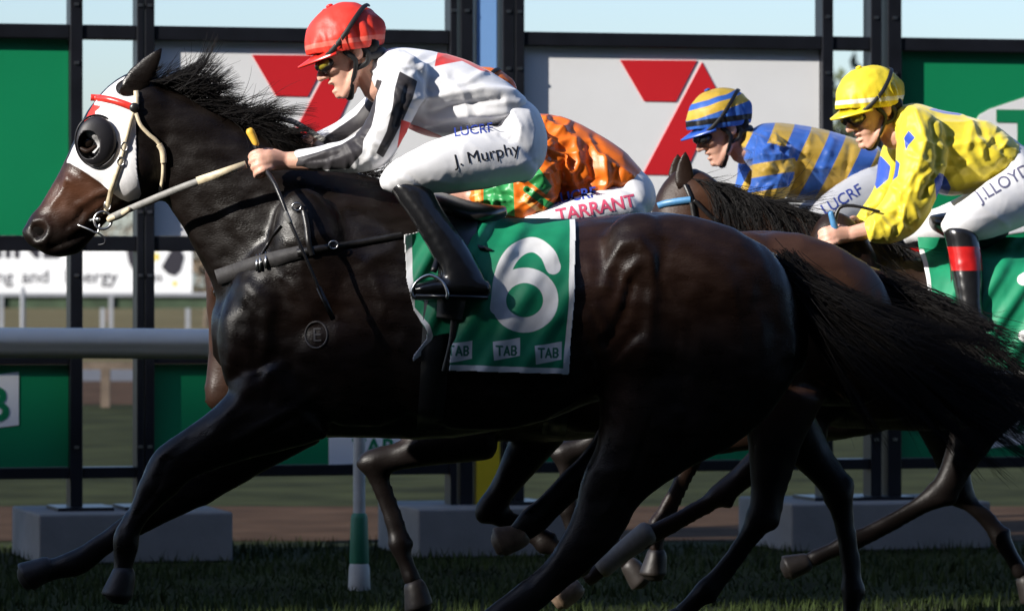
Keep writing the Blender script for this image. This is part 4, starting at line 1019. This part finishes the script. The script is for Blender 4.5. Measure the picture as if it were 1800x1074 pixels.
LEGS4 = [('fore', [(1130, 740), (1030, 860), (1075, 960), (1115, 1000)], -.12, .95, 0), ('fore', [(1150, 740), (990, 800), (1000, 900), (1010, 960)], .12, .95, 0),
         ('hind', [(1740, 690), (1650, 862), (1490, 948), (1400, 990)], -.13, 1, 0), ('hind', [(1650, 690), (1690, 870), (1762, 945), (1815, 1035)], .13, 1, 0)]
h4 = extra_horse('dark racehorse ridden by the blue and gold rider, hidden beyond the brown horse', 3.0, 1.34, -.13, .30, LEGS4, 'coat_bay', M['leather'], 51)
# pale sock on the reaching foreleg of the brown horse
a, b = P(1130, 938, 2), P(1020, 1022, 2); d = (b-a)/np.linalg.norm(b-a); n_ = np.array([-d[1], d[0]])
mk('sock', *loft([[*(a+d*t+n_*h), *(a+d*t-n_*h), w, 1.88] for t, h, w in ((-.02, .044, .042), (.04, .042, .04), (.12, .036, .037), (.19, .04, .041))]), M['sock'], h3[0])

# ------------------------------------------------------------------ riders
def hframe(C, pitch, yaw):
    f = np.array([-math.cos(pitch)*math.cos(yaw), -math.sin(yaw)*math.cos(pitch), -math.sin(pitch)])
    u = np.array([-math.sin(pitch)*math.cos(yaw), -math.sin(pitch)*math.sin(yaw), math.cos(pitch)]); l = np.cross(f, u)
    if l[1] > 0: l = -l
    return lambda v: np.asarray(C) + np.outer(np.asarray(v)[:, 0], f) + np.outer(np.asarray(v)[:, 1], l) + np.outer(np.asarray(v)[:, 2], u)

def head_parts(tf, mouth=.004):
    rows = [(.05, .088, -.05, .068), (.02, .097, -.035, .068), (0, .098, -.03, .067), (-.02, .089, -.02, .065), (-.04, .087, -.012, .06), (-.06, .089, -.006, .054), (-.072, .089, 0, .05), (-.077-mouth, .084, .004, .047),
            (-.09, .086, .008, .044), (-.105, .086, .014, .04), (-.122, .078, .024, .03), (-.131, .062, .034, .018)]
    th = np.linspace(0, 2*np.pi, 26, endpoint=False); R = []
    for u, a, b, w in rows:
        m, h = (a+b)/2, (a-b)/2; e = .82
        R.append(np.stack([m + h*np.sign(np.cos(th))*abs(np.cos(th))**e, w*np.sign(np.sin(th))*abs(np.sin(th))**e, np.full(26, u)], 1))
    ps = [rings(R), ell((-.008, 0, .03), (.097, .077, .095))]
    ps.append(tube([(.094, 0, .004), (.101, 0, -.014), (.114, 0, -.036), (.116, 0, -.043)], [.0085, .0095, .0125, .012], 10, 2))
    for s in (-1, 1):
        ps += [ell((.1, s*.012, -.045), (.014, .009, .008)), ell((.068, s*.043, -.03), (.026, .02, .017)), ell((.094, s*.02, .012), (.014, .028, .009)),
               tube([(-.005, s*.056, -.045), (.03, s*.047, -.088), (.066, s*.02, -.118)], [.017, .018, .016], 10, 2), ell((-.018, s*.079, -.006), (.02, .009, .032), -.2)]
    ps += [ell((.091, 0, -.067), (.011, .024, .0065)), ell((.088, 0, -.087-mouth), (.012, .021, .0075)), ell((.082, 0, -.113), (.014, .021, .014))]
    return [(tf(v), f) for v, f in ps]

def hand_parts(wrist, fwd, up, side, grip=1.0, sc=1.0):
    """fist: fwd from wrist to knuckles, up towards the thumb, side = back of the hand"""
    f, u, s = [np.asarray(a, float)/np.linalg.norm(a) for a in (fwd, up, side)]; w = np.asarray(wrist, float)
    L = lambda a, b, c: w + sc*(f*a + u*b + s*c)
    ps = [tube([L(-.02, 0, 0), L(.03, 0, .002), L(.07, .003, .004), L(.088, .002, .004)], [.027*sc, .031*sc, .036*sc, .03*sc], 12, 3, .62)]
    for k, (b, ln) in enumerate(((.03, .95), (.010, 1.05), (-.012, 1.0), (-.032, .82))):
        q = [L(.07, b*.8, .008), L(.094 + .004*ln, b, .010), L(.118*ln**.3, b*1.02, -.008), L(.112*ln**.3, b*1.0, -.036), L(.086, b*.95, -.044), L(.068, b*.9, -.036)]
        ps.append(tube(q, [r*sc for r in (.0105, .0112, .0102, .0095, .0088, .0075)], 10, 3))
    ps.append(tube([L(.02, .022, -.006), L(.05, .042, -.020), L(.085, .044, -.032), L(.108, .032, -.040)], [.015*sc, .0135*sc, .011*sc, .0085*sc], 10, 3))
    return ps

def mid(a): return (np.array(a[0], float)+np.array(a[1], float))/2
def garment(rows, y0, grow=0.0): return loft(lpx([(T, B, w+grow, yc) for T, B, w, yc in rows], y0), 26, 5)
def inner(rows, y0, k):
    """the limb or trunk inside a garment"""
    o = []
    for T, B, w, yc in rows:
        T, B = np.array(T, float), np.array(B, float); m = (T+B)/2; o.append((tuple(m+(T-m)*k), tuple(m+(B-m)*k), w*k, yc))
    return loft(lpx(o, y0), 18, 3)

def rider(S):
    y0 = S['y']; c = P(*mid((S['torso'][1][0], S['torso'][1][1])), y0)
    root = empty('person', S['label'], 'jockey', (c[0], y0, c[1]-.35), 'jockeys riding in the race')
    sc = FPX/(y0-CAM_Y)
    pit, yaw = S['pitch'], S['yaw']; hc = W(*S['helmet'], y0 + S.get('hy', -.02))
    f0 = hframe((0, 0, 0), pit, yaw); O = hc - f0([(-.005, 0, .045)])[0]; tf = hframe(O, pit, yaw)
    # body: one continuous skin
    parts = head_parts(tf, S.get('mouth', .003))
    nb = W(*S['neck'], y0); nt_ = tf([(-.035, 0, -.05)])[0]
    parts.append(tube([nt_, (nt_+nb)/2 + (0, 0, -.005), nb], [.056, .055, .062], 14, 3))
    parts.append(inner(S['torso'], y0, .82)); parts.append(inner(S['hips'], y0, .85))
    for k in ('sleeve', 'far_sleeve', 'thigh', 'far_thigh', 'boot', 'far_boot'): parts.append(inner(S[k], y0, .70))
    for k, hk in (('sleeve', 'hand'), ('far_sleeve', 'far_hand')):
        T, B, w, yc = S[k][-1]; wr = W(*S[hk][0], y0+yc); parts.append(tube([W(*mid((S[k][-2][0], S[k][-2][1])), y0+S[k][-2][3]), wr], [.036, .029], 12, 3))
        fw = W(*S[hk][1], y0+S[hk][2]) - wr; sd = np.array(S[hk][3]); up = np.cross(fw, sd); up = up if up[2] > 0 else -up; sd = np.cross(up, fw)*(1 if np.dot(np.cross(up, fw), sd) > 0 else -1)
        parts += hand_parts(wr, fw, up, sd, 1, S.get('hs', 1.0))
    me = fuse(parts, .0047, 2, .5); co = co_of(me)
    attr(me, 'hairline', np.full(len(co), -1.0))
    set_co(me, co - ORG[root.name]); link('body', me, M['skin'], root)
    # silk jacket
    jp = [garment(S['torso'], y0), garment(S['sleeve'], y0), garment(S['far_sleeve'], y0)]
    nbx = S['torso'][-1]; jm = fuse(jp, .0060, 7, .5)
    fh = S.get('wr', .006)
    rf = fold_lines(S['torso'], S.get('nf', 12), S['seed'], .35, (4, 7), fh*.9, (70, 150)) + fold_lines(S['sleeve'], 9, S['seed']+1, .3, (4, 6), fh*.8, (40, 90)) + fold_lines(S['sleeve'], 6, S['seed']+5, .8, (3.2, 4.5), fh*.5, (16, 34)) + fold_lines(S['far_sleeve'], 5, S['seed']+2, .5, (4, 6), fh*.7, (30, 60))
    emboss(jm, list(S.get('folds', [])) + rf, y0)
    wrinkle(jm, .0022, 7, S['seed'], (1, .6, 1.6))
    co = co_of(jm); Q = to_px(co, y0-.12)
    for an, fn in S['pattern']: attr(jm, an, fn(Q, co)/sc)
    jb = bvh_of(jm); set_co(jm, co - ORG[root.name]); jk = link('jacket', jm, M[S['silk']], root)
    # breeches
    bp_ = [garment(S['hips'], y0), garment(S['thigh'], y0), garment(S['far_thigh'], y0)]
    bm_ = fuse(bp_, .0075, 6, .5)
    if S.get('bfolds'): emboss(bm_, S['bfolds'], y0)
    wrinkle(bm_, .0016, 12, S['seed']+20); bb = bvh_of(bm_); co = co_of(bm_); set_co(bm_, co - ORG[root.name]); br_ = link('breeches', bm_, M['breeches'], root)
    for s, size, ex, cp, rot, m in S['print']:
        v, f = text_flat(s, size, ex, .006); mk('lettering', *decal(v, f, cp, y0-.2, rot, bb, .0016), M[m], br_)
    # boots
    for k in ('boot', 'far_boot'):
        bq = [garment(S[k], y0)]
        ft = S.get('foot')
        yc = S[k][-1][3]
        if ft: bq.append(loft(lpx([(T, B, w, yc) for T, B, w in ft], y0), 20, 4))
        b = fuse(bq, .0075, 5, .5); wrinkle(b, .0010, 13, S['seed']+31); co = co_of(b)
        if S.get('redboot'): Q = to_px(co, y0-.25); attr(b, 'red', np.minimum(Q[:, 1]-434, 476-Q[:, 1])/sc)
        set_co(b, co - ORG[root.name]); bo = link('boot', b, M['boot_red' if S.get('redboot') else 'boot'], root)
        if ft:
            a, e = ft[0][1], ft[-1][1]; mk('sole', *ribbon([W(a[0]-1, a[1]+1, y0+yc), W(e[0]+1, e[1]+1, y0+yc)], .011, .085), M['boot'], bo)
    # helmet, peak, goggles, harness
    th, ph = np.linspace(0, 2*np.pi, 72, endpoint=False), np.linspace(-.62, np.pi/2-.02, 30)
    HR = (.126, .103, .112); Rg = []
    for p in ph:
        puff = 1.0 + .025*math.cos(p*1.5) 
        pl = .010*np.clip(.38-p, 0, .4)/.4*np.sin(th*23+2.3*np.sin(th*5))*np.clip(1-abs(p-.1)*1.2, 0, 1)
        Rg.append(np.stack([(HR[0]+pl)*math.cos(p)*np.cos(th)*puff-.005, (HR[1]+pl)*math.cos(p)*np.sin(th)*puff, np.full(72, HR[2]*math.sin(p)+.045)], 1))
    hv, hf = rings(Rg); 
    fld = hv[:, 2] - (.002 + .26*hv[:, 0] + .05*hv[:, 0]**2*10); lv = hv.copy(); hv2, hf2 = clip(hv, hf, fld)
    lf_, ll = hv2[:, 0], hv2[:, 1]; up_ = hv2[:, 2]
    wv = tf(hv2); wv = wv + (wv - O)/np.linalg.norm(wv - O, axis=1)[:, None]*(.0028*ridged(hv2, 26, S['seed']) + .003*noise(hv2, 13, S['seed']+2))[:, None]
    hm = mk('helmet', wv, hf2, M[S['cap']], root); solid(hm, .005, -1)
    attr(hm.data, 'trim', (.011 if S['cap'] == 'helmet_blue' else .008) - np.abs(up_ - (.002 + .26*lf_) - .030)); uh = up_ - .06*lf_; attr(hm.data, 'gold', np.maximum(.022 - np.abs(uh-.146), .017 - np.abs(uh-.086)))
    mk('button', *[(tf(v), f) for v, f in [ell((0, 0, .159), (.012, .012, .006))]][0], M[S['peak']], hm)
    pk = []
    for a in np.linspace(-1.15, 1.15, 17):
        r0, r1 = 1.0, 1.0
        i = np.array([.105*math.cos(a)-.0, .098*math.sin(a), .030+.0*abs(a)]); o = np.array([(.118+.052*math.cos(a*1.25))*math.cos(a), .112*math.sin(a), .022 - .010*math.sin(a)**2 - .006])
        pk.append(np.array([i+(0, 0, .004), o+(0, 0, .003), o-(0, 0, .003), i-(0, 0, .004)]))
    v, f = rings(pk); mk('peak', tf(v), f, M[S['peak']], hm)
    def on(az, el, k=1.085): return (HR[0]*k*math.cos(el)*math.cos(az)-.005, HR[1]*k*math.cos(el)*math.sin(az), HR[2]*k*math.sin(el)+.045)
    sp = tf([on(a, e) for a, e in ((.75, -.28), (1.1, -.16), (1.5, .08), (1.9, .36), (2.4, .58), (2.9, .62), (3.3, .60))])
    mk('goggle_strap', *tube(sp, [.0075]*len(sp), 8, 4, .35), M['black_cloth'], hm)
    gp = [ell((.078, 0, -.008), (.036, .068, .027)), ell((.09, .032, -.008), (.024, .038, .028)), ell((.09, -.032, -.008), (.024, .038, .028))]
    gm = fuse([(tf(v), f) for v, f in gp], .005, 3); set_co(gm, co_of(gm)-ORG[root.name]); gg = link('goggles', gm, M['black_cloth'], root)
    for s in (1, -1): v, f = ell((.0905, s*.0405, -.007), (.0255, .0305, .0195)); mk('lens', tf(v), f, M[S.get('lens', 'lens')], gg)
    hp_ = [tube([(.02, .083, .005), (-.0, .082, -.03), (.012, .072, -.062), (.038, .052, -.102), (.052, .02, -.134), (.054, -.02, -.134), (.036, -.05, -.1), (.0, -.08, -.03)], [.0095, .009, .008, .0085, .0105, .0105, .008, .008], 10, 3, .6),
           tube([(-.03, .081, .012), (-.044, .08, -.03), (-.03, .075, -.055), (.006, .072, -.058)], [.010, .011, .009, .008], 10, 3, .6),
           tube([(-.045, .076, -.035), (-.085, .05, -.045), (-.1, 0, -.05), (-.085, -.05, -.045), (-.045, -.076, -.035)], [.014, .021, .023, .021, .014], 10, 3, .6)]
    v, f = join([(tf(v), f) for v, f in hp_]); mk('chin_strap', v, f, M['black_cloth'], hm)
    v, f = ell((-.05, .062, -.005), (.045, .024, .034)); mk('hair', tf(v), f, M['hair'], root)
    return root, jb, bb, tf

def poly(p): return lambda Q, co: poly_sd(Q, p)
def both(*fs): return lambda Q, co: np.max([f(Q, co) for f in fs], 0)

R1 = dict(y=0.0, seed=3, nf=8, wr=.0052, label='jockey in red cap with white and black silks on the leading horse', helmet=(606, 68), pitch=math.radians(23), yaw=math.radians(8), mouth=.011, neck=(668, 150), silk='silk_white', cap='helmet_red', peak='peak_red',
    torso=[((918, 166), (912, 208), .125, 0), ((885, 141), (878, 228), .15, 0), ((830, 110), (828, 240), .168, 0), ((770, 92), (772, 244), .18, 0), ((715, 84), (728, 232), .188, 0), ((682, 86), (690, 205), .155, 0), ((664, 98), (664, 168), .085, 0)],
    sleeve=[((686, 100), (758, 150), .085, -.14), ((668, 160), (742, 186), .082, -.195), ((652, 205), (720, 232), .075, -.215), ((632, 236), (686, 288), .066, -.22), ((606, 250), (638, 306), .06, -.215), ((566, 260), (576, 304), .052, -.20), ((526, 267), (528, 299), .041, -.18)],
    far_sleeve=[((676, 110), (738, 160), .085, .13), ((640, 165), (704, 205), .078, .18), ((606, 196), (664, 248), .066, .19), ((576, 218), (600, 268), .05, .16), ((548, 232), (560, 272), .042, .13)],
    hips=[((914, 168), (870, 240), .135, 0), ((945, 192), (850, 286), .165, 0), ((962, 238), (858, 316), .172, 0), ((958, 280), (896, 322), .145, 0), ((940, 306), (915, 318), .07, 0)],
    thigh=[((862, 222), (935, 316), .095, -.10), ((815, 232), (856, 332), .095, -.16), ((760, 252), (788, 340), .088, -.205), ((712, 276), (732, 346), .076, -.235), ((684, 296), (698, 344), .058, -.245), ((674, 312), (682, 338), .03, -.245)],
    far_thigh=[((862, 226), (935, 312), .095, .10), ((815, 238), (856, 330), .095, .16), ((760, 262), (788, 340), .088, .205), ((712, 288), (732, 350), .076, .235), ((690, 310), (704, 350), .05, .245)],
    boot=[((684, 328), (764, 340), .062, -.25), ((700, 352), (782, 372), .066, -.262), ((728, 392), (808, 408), .064, -.285), ((752, 432), (832, 448), .057, -.31), ((770, 470), (850, 480), .052, -.33), ((776, 502), (856, 504), .05, -.345)],
    far_boot=[((684, 332), (764, 344), .062, .25), ((728, 392), (808, 408), .062, .285), ((752, 432), (832, 448), .057, .31), ((770, 470), (850, 480), .052, .33), ((776, 502), (856, 504), .05, .345)],
    foot=[((730, 502), (732, 519), .030), ((750, 494), (752, 521), .042), ((790, 486), (790, 522), .046), ((830, 486), (832, 522), .044), ((856, 492), (857, 522), .034)],
    hand=((508, 283), (455, 285), -.225, (0, -1, .35)), far_hand=((552, 254), (498, 262), -.0, (0, 1, .3)),
    folds=[([(735, 180), (780, 172), (850, 160), (905, 165)], 7, .010), ([(755, 205), (800, 190), (880, 178)], 6, -.010), ([(750, 218), (820, 205), (890, 200), (905, 205)], 7, .012), ([(740, 130), (760, 170), (750, 200)], 7, -.009), ([(745, 120), (748, 150), (742, 190)], 6, .007),
           ([(850, 130), (820, 150), (790, 160)], 7, .006), ([(640, 245), (662, 256), (680, 262)], 4, .006), ([(630, 255), (650, 272), (664, 280)], 4, -.006), ([(615, 258), (628, 280), (632, 298)], 4, .005), ([(545, 288), (575, 285), (600, 275)], 4, -.005), ([(690, 165), (700, 185), (690, 205)], 4, .006), ([(700, 225), (712, 190), (720, 160)], 5, -.006), ([(670, 115), (690, 105), (700, 95)], 5, .006)],
    bfolds=[([(870, 300), (905, 296), (940, 280)], -4, .004), ([(760, 320), (800, 326), (850, 320)], -4, .003), ([(900, 200), (915, 225), (912, 250)], -4, .005), ([(930, 200), (940, 230), (935, 262)], -4, .004), ([(700, 320), (715, 335), (722, 345)], -3, .004), ([(712, 316), (735, 330), (750, 345)], 4, .004), ([(700, 300), (730, 318), (745, 335)], 4, -.004), ([(900, 180), (925, 185), (950, 186)], 2.5, -.005), ([(880, 330), (930, 316), (955, 280)], 4, .003), ([(880, 240), (895, 250), (905, 240)], 4, -.004)],
    pattern=[('black', both(lambda Q, co: np.where(co[:, 1] < .02, poly_sd(Q, [(704, 129), (735, 146), (728, 175), (712, 212), (694, 248), (676, 280), (664, 272), (682, 235), (692, 195), (696, 160)]), -9),
                            lambda Q, co: np.where(co[:, 1] < .02, poly_sd(Q, [(662, 138), (674, 146), (664, 170), (662, 200), (656, 226), (642, 250), (640, 272), (616, 299), (560, 301), (522, 301), (520, 280), (560, 270), (604, 256), (626, 242), (644, 205), (650, 180)]), -9),
                            lambda Q, co: np.where(co[:, 1] > .08, np.minimum(12 - line_d(Q, [(660, 165), (630, 205), (575, 245)]), 5), -9))),
             ('red', both(lambda Q, co: np.where(co[:, 2] > 1.9, poly_sd(Q, [(764, 118), (770, 80), (800, 84), (866, 128), (845, 124), (812, 106)]), -9), lambda Q, co: poly_sd(Q, [(708, 214), (735, 222), (775, 238), (790, 262), (700, 262)])))],
    print=[('J. Murphy', .054, 0, (856, 273), .215, 'ink_black'), ('LUCRF', .042, .0004, (832, 229), .14, 'ink_blue')])
ra = rider(R1)

R2 = dict(y=1.0, seed=13, label='jockey in shiny orange silks, half hidden behind the red-capped rider', helmet=(842, 178), pitch=math.radians(25), yaw=0, neck=(896, 250), silk='silk_orange', cap='helmet_grn', peak='peak_yel', wr=.011,
    torso=[((1122, 292), (1092, 346), .14, 0), ((1088, 258), (1056, 366), .165, 0), ((1042, 230), (1000, 380), .18, 0), ((995, 208), (950, 378), .19, 0), ((950, 200), (905, 342), .18, 0), ((905, 208), (865, 310), .12, 0)],
    sleeve=[((925, 232), (990, 285), .088, -.15), ((915, 285), (985, 338), .085, -.2), ((898, 312), (955, 384), .075, -.22), ((868, 320), (905, 384), .062, -.22), ((832, 324), (842, 366), .047, -.2)],
    far_sleeve=[((925, 232), (990, 285), .088, .15), ((900, 285), (970, 338), .085, .2), ((870, 315), (930, 384), .07, .2), ((815, 330), (830, 366), .045, .16)],
    hips=[((1118, 292), (1080, 350), .14, 0), ((1146, 318), (1066, 378), .165, 0), ((1154, 352), (1080, 396), .165, 0), ((1140, 382), (1110, 398), .09, 0)],
    thigh=[((1080, 328), (1125, 396), .092, -.11), ((1020, 345), (1045, 408), .088, -.17), ((960, 365), (978, 416), .075, -.22), ((925, 380), (935, 416), .05, -.24)],
    far_thigh=[((1080, 328), (1125, 396), .092, .11), ((1020, 345), (1045, 408), .088, .17), ((960, 365), (978, 416), .075, .22), ((925, 380), (935, 416), .05, .24)],
    boot=[((930, 392), (985, 415), .055, -.25), ((960, 450), (1020, 465), .055, -.28), ((990, 510), (1050, 520), .05, -.32), ((1000, 545), (1060, 548), .048, -.33)],
    far_boot=[((930, 392), (985, 415), .055, .25), ((960, 450), (1020, 465), .055, .28), ((990, 510), (1050, 520), .05, .32), ((1000, 545), (1060, 548), .048, .33)],
    foot=[((960, 545), (962, 562), .03), ((1000, 532), (1000, 564), .045), ((1058, 538), (1060, 564), .034)],
    hand=((830, 345), (785, 348), -.2, (0, -1, .35)), far_hand=((818, 348), (770, 352), .05, (0, 1, .3)),
    folds=[([(965, 225), (990, 235), (1000, 215), (985, 205)], 6, .010), ([(1010, 250), (1015, 290), (1000, 320), (1010, 350)], 7, .014), ([(1035, 260), (1040, 310), (1030, 340)], 7, -.012), ([(1060, 280), (1065, 320), (1050, 350)], 7, .014), ([(985, 260), (995, 300), (1020, 330)], 7, .010), ([(1085, 300), (1080, 330), (1060, 355)], 5, -.010), ([(960, 250), (975, 300), (1000, 360)], 9, -.014)],
    pattern=[('green', both(poly([(935, 280), (970, 330), (960, 345), (900, 300)]), poly([(850, 318), (902, 310), (905, 385), (850, 385)]), lambda Q, co: 6 - line_d(Q, [(925, 335), (960, 360), (1005, 378)]))), ('cuff', both(poly([(834, 318), (844, 318), (850, 385), (836, 385)]), lambda Q, co: 4 - line_d(Q, [(918, 350), (950, 374), (985, 385)])))],
    print=[('TARRANT', .060, .0014, (1047, 367), .20, 'ink_pink'), ('LUCRF', .05, .001, (1010, 345), .18, 'ink_blue')])
rb = rider(R2)

R3 = dict(y=2.0, seed=23, label='jockey in yellow cap and yellow silks with blue patches, farthest right', helmet=(1528, 170), pitch=math.radians(20), yaw=math.radians(24), neck=(1575, 235), silk='silk_yellow', cap='helmet_yel', peak='peak_yel', wr=.008, redboot=True, hs=.98,
    torso=[((1786, 250), (1772, 300), .14, 0), ((1752, 222), (1752, 326), .165, 0), ((1702, 204), (1706, 340), .18, 0), ((1652, 193), (1660, 344), .188, 0), ((1612, 181), (1610, 318), .17, 0), ((1588, 184), (1575, 260), .10, 0)],
    sleeve=[((1582, 196), (1658, 250), .09, -.15), ((1568, 255), (1654, 295), .088, -.2), ((1562, 310), (1638, 345), .08, -.22), ((1545, 350), (1608, 402), .072, -.22), ((1524, 374), (1566, 428), .062, -.255), ((1510, 392), (1532, 430), .048, -.265)],
    far_sleeve=[((1580, 210), (1640, 260), .088, .15), ((1556, 265), (1610, 310), .08, .2), ((1545, 325), (1585, 360), .07, .2), ((1520, 365), (1548, 400), .052, .17), ((1506, 385), (1520, 412), .042, .14)],
    hips=[((1784, 246), (1752, 312), .135, 0), ((1815, 272), (1742, 345), .165, 0), ((1832, 318), (1752, 380), .172, 0), ((1826, 362), (1790, 390), .13, 0)],
    thigh=[((1765, 296), (1815, 390), .095, -.11), ((1725, 322), (1758, 412), .092, -.17), ((1684, 352), (1712, 424), .08, -.22), ((1656, 372), (1682, 424), .064, -.24), ((1646, 388), (1660, 418), .04, -.245)],
    far_thigh=[((1765, 296), (1815, 385), .095, .10), ((1715, 332), (1745, 410), .09, .15), ((1660, 362), (1690, 424), .078, .19), ((1616, 376), (1640, 434), .066, .21), ((1598, 392), (1608, 430), .05, .215)],
    boot=[((1646, 408), (1706, 414), .062, -.25), ((1654, 445), (1712, 450), .062, -.262), ((1660, 490), (1714, 496), .057, -.285), ((1666, 530), (1712, 534), .05, -.305), ((1668, 560), (1716, 562), .048, -.315)],
    far_boot=[((1600, 420), (1655, 430), .058, .22), ((1625, 470), (1680, 478), .058, .27), ((1650, 530), (1700, 536), .05, .32), ((1655, 560), (1705, 562), .048, .33)],
    foot=[((1628, 556), (1630, 574), .03), ((1665, 546), (1665, 578), .045), ((1716, 552), (1717, 578), .034)],
    hand=((1500, 411), (1455, 418), -.285, (-.15, -1, .35)), far_hand=((1510, 398), (1462, 408), .05, (0, 1, .3)),
    folds=[([(1600, 200), (1615, 250), (1600, 300), (1570, 350)], 6, .010), ([(1630, 220), (1640, 290), (1610, 350)], 7, -.012), ([(1560, 330), (1590, 360), (1600, 385)], 5, .008), ([(1540, 370), (1570, 385), (1585, 400)], 5, -.007), ([(1700, 230), (1690, 270), (1720, 310)], 7, .009), ([(1740, 240), (1760, 280), (1740, 310)], 7, -.008), ([(1660, 260), (1700, 255), (1730, 250)], 6, .008), ([(1765, 250), (1750, 265)], 4, .008)],
    bfolds=[([(1700, 360), (1740, 385), (1760, 400)], 5, .003)],
    pattern=[('blue', both(poly([(1583, 245), (1592, 232), (1602, 245), (1590, 258), (1586, 268)]), poly([(1635, 318), (1645, 306), (1660, 310), (1672, 330), (1668, 350), (1640, 350)]), poly([(1560, 270), (1576, 290), (1572, 312), (1552, 330), (1545, 300)]), poly([(1634, 192), (1655, 186), (1705, 196), (1690, 202), (1660, 199)])))],
    print=[('J.LLOYD', .062, .0005, (1764, 322), .50, 'ink_grey')])
rc = rider(R3)

def gold4(Q, co):
    # slanting bands across the trunk, hoops on the sleeve
    t = Q[:, 0] + .5*(Q[:, 1]-217); tb = 18 - np.abs((t - 1382 + 34 + 680) % 68 - 34)
    v = Q[:, 1] + .16*(Q[:, 0]-1350); ts = np.maximum(12 - np.abs(v-298), 12 - np.abs(v-347))
    slv = poly_sd(Q, [(1305, 262), (1350, 254), (1395, 266), (1398, 300), (1382, 335), (1376, 364), (1290, 402), (1266, 402), (1300, 300)])
    return np.where((slv > 0) & (co[:, 1] < 2.99), ts, tb)
R4 = dict(y=3.0, seed=33, label='jockey in blue and gold hooped silks and striped cap, left of the yellow rider', helmet=(1264, 206), pitch=math.radians(22), yaw=math.radians(12), neck=(1308, 262), silk='silk_blue', cap='helmet_blue', peak='peak_blue', wr=.008, lens='lens_dark',
    torso=[((1548, 264), (1526, 312), .14, 0), ((1502, 243), (1494, 342), .165, 0), ((1442, 226), (1434, 352), .18, 0), ((1382, 217), (1376, 346), .188, 0), ((1342, 217), (1332, 312), .168, 0), ((1322, 226), (1304, 278), .10, 0)],
    sleeve=[((1328, 238), (1400, 292), .088, -.15), ((1318, 280), (1390, 322), .084, -.2), ((1314, 325), (1372, 354), .072, -.22), ((1296, 352), (1340, 390), .055, -.21), ((1272, 372), (1296, 402), .045, -.18)],
    far_sleeve=[((1322, 240), (1380, 290), .085, .15), ((1304, 285), (1350, 320), .078, .2), ((1296, 325), (1340, 352), .066, .2), ((1276, 352), (1310, 385), .05, .17), ((1258, 372), (1275, 398), .042, .14)],
    hips=[((1548, 262), (1508, 335), .135, 0), ((1578, 288), (1494, 368), .165, 0), ((1588, 330), (1504, 398), .172, 0), ((1580, 375), (1545, 404), .13, 0)],
    thigh=[((1522, 292), (1560, 392), .095, -.11), ((1472, 322), (1508, 412), .092, -.17), ((1434, 350), (1462, 424), .08, -.22), ((1410, 378), (1428, 424), .06, -.24)],
    far_thigh=[((1522, 292), (1560, 392), .095, .11), ((1472, 322), (1508, 412), .092, .17), ((1420, 352), (1448, 424), .08, .22), ((1392, 385), (1410, 424), .055, .24)],
    boot=[((1408, 415), (1465, 428), .058, -.25), ((1430, 470), (1485, 478), .058, -.28), ((1452, 530), (1500, 536), .05, -.32), ((1458, 556), (1505, 560), .048, -.33)],
    far_boot=[((1395, 415), (1455, 428), .058, .25), ((1430, 470), (1485, 478), .058, .28), ((1452, 530), (1500, 536), .05, .32), ((1458, 556), (1505, 560), .048, .33)],
    foot=[((1420, 555), (1422, 572), .03), ((1455, 546), (1455, 576), .045), ((1504, 550), (1505, 576), .034)],
    hand=((1274, 388), (1234, 394), -.18, (0, -1, .35)), far_hand=((1262, 386), (1222, 392), .06, (0, 1, .3)),
    folds=[([(1318, 262), (1340, 275), (1345, 300)], -4, .008), ([(1385, 265), (1392, 300), (1380, 335)], 5, -.012), ([(1330, 320), (1350, 316), (1368, 322)], -4, .006), ([(1350, 255), (1380, 262), (1400, 280)], 5, .009), ([(1410, 260), (1400, 300), (1385, 320)], 6, -.010), ([(1460, 250), (1440, 300), (1445, 340)], 7, .009), ([(1420, 240), (1405, 290), (1410, 330)], 6, .007), ([(1340, 300), (1370, 305)], 5, .006), ([(1490, 260), (1480, 310)], 6, -.008)],
    pattern=[('gold', gold4)], print=[('LUCRF', .06, .0004, (1478, 352), .52, 'ink_blue')])
rd = rider(R4)

# whips held in the riders' hands
wh = empty('whip', 'black riding whip with yellow cap, held by the red-capped rider across the horse shoulder', 'whip', tuple(W(450, 280, -.28)))
mk('shaft', *tube([W(448, 252, -.205), W(462, 290, -.215), W(484, 325, -.29), W(512, 395, -.345), W(552, 487, -.365), W(576, 545, -.37)], [.009, .009, .0075, .0058, .005, .0042], 10, 3), M['leather'], wh)
mk('grip_cap', *tube([W(440, 232, -.205), W(444, 240, -.205), W(450, 253, -.206)], [.0135, .0125, .0105], 12, 3), M['yellow_grip'], wh)
mk('whip_collar', *tube([W(503, 376, -.342), W(509, 390, -.345)], [.0085, .0085], 10, 2), M['greystrap'], wh)
mk('flap', *ribbon([W(560, 505, -.366), W(586, 562, -.372)], .016, .008), M['leather'], wh)
w2 = empty('whip', 'whip with pale blue grip in the yellow rider hand', 'whip', tuple(W(1464, 390, 1.715)))
mk('shaft', *tube([W(1466, 395, 1.715), W(1475, 366, 1.715), W(1500, 362, 1.71), W(1545, 372, 1.70)], [.008, .007, .006, .005], 8, 3), M['leather'], w2)
mk('grip_cap', *tube([W(1468, 402, 1.715), W(1461, 376, 1.715)], [.013, .011], 10, 2), M['bluestrap'], w2)
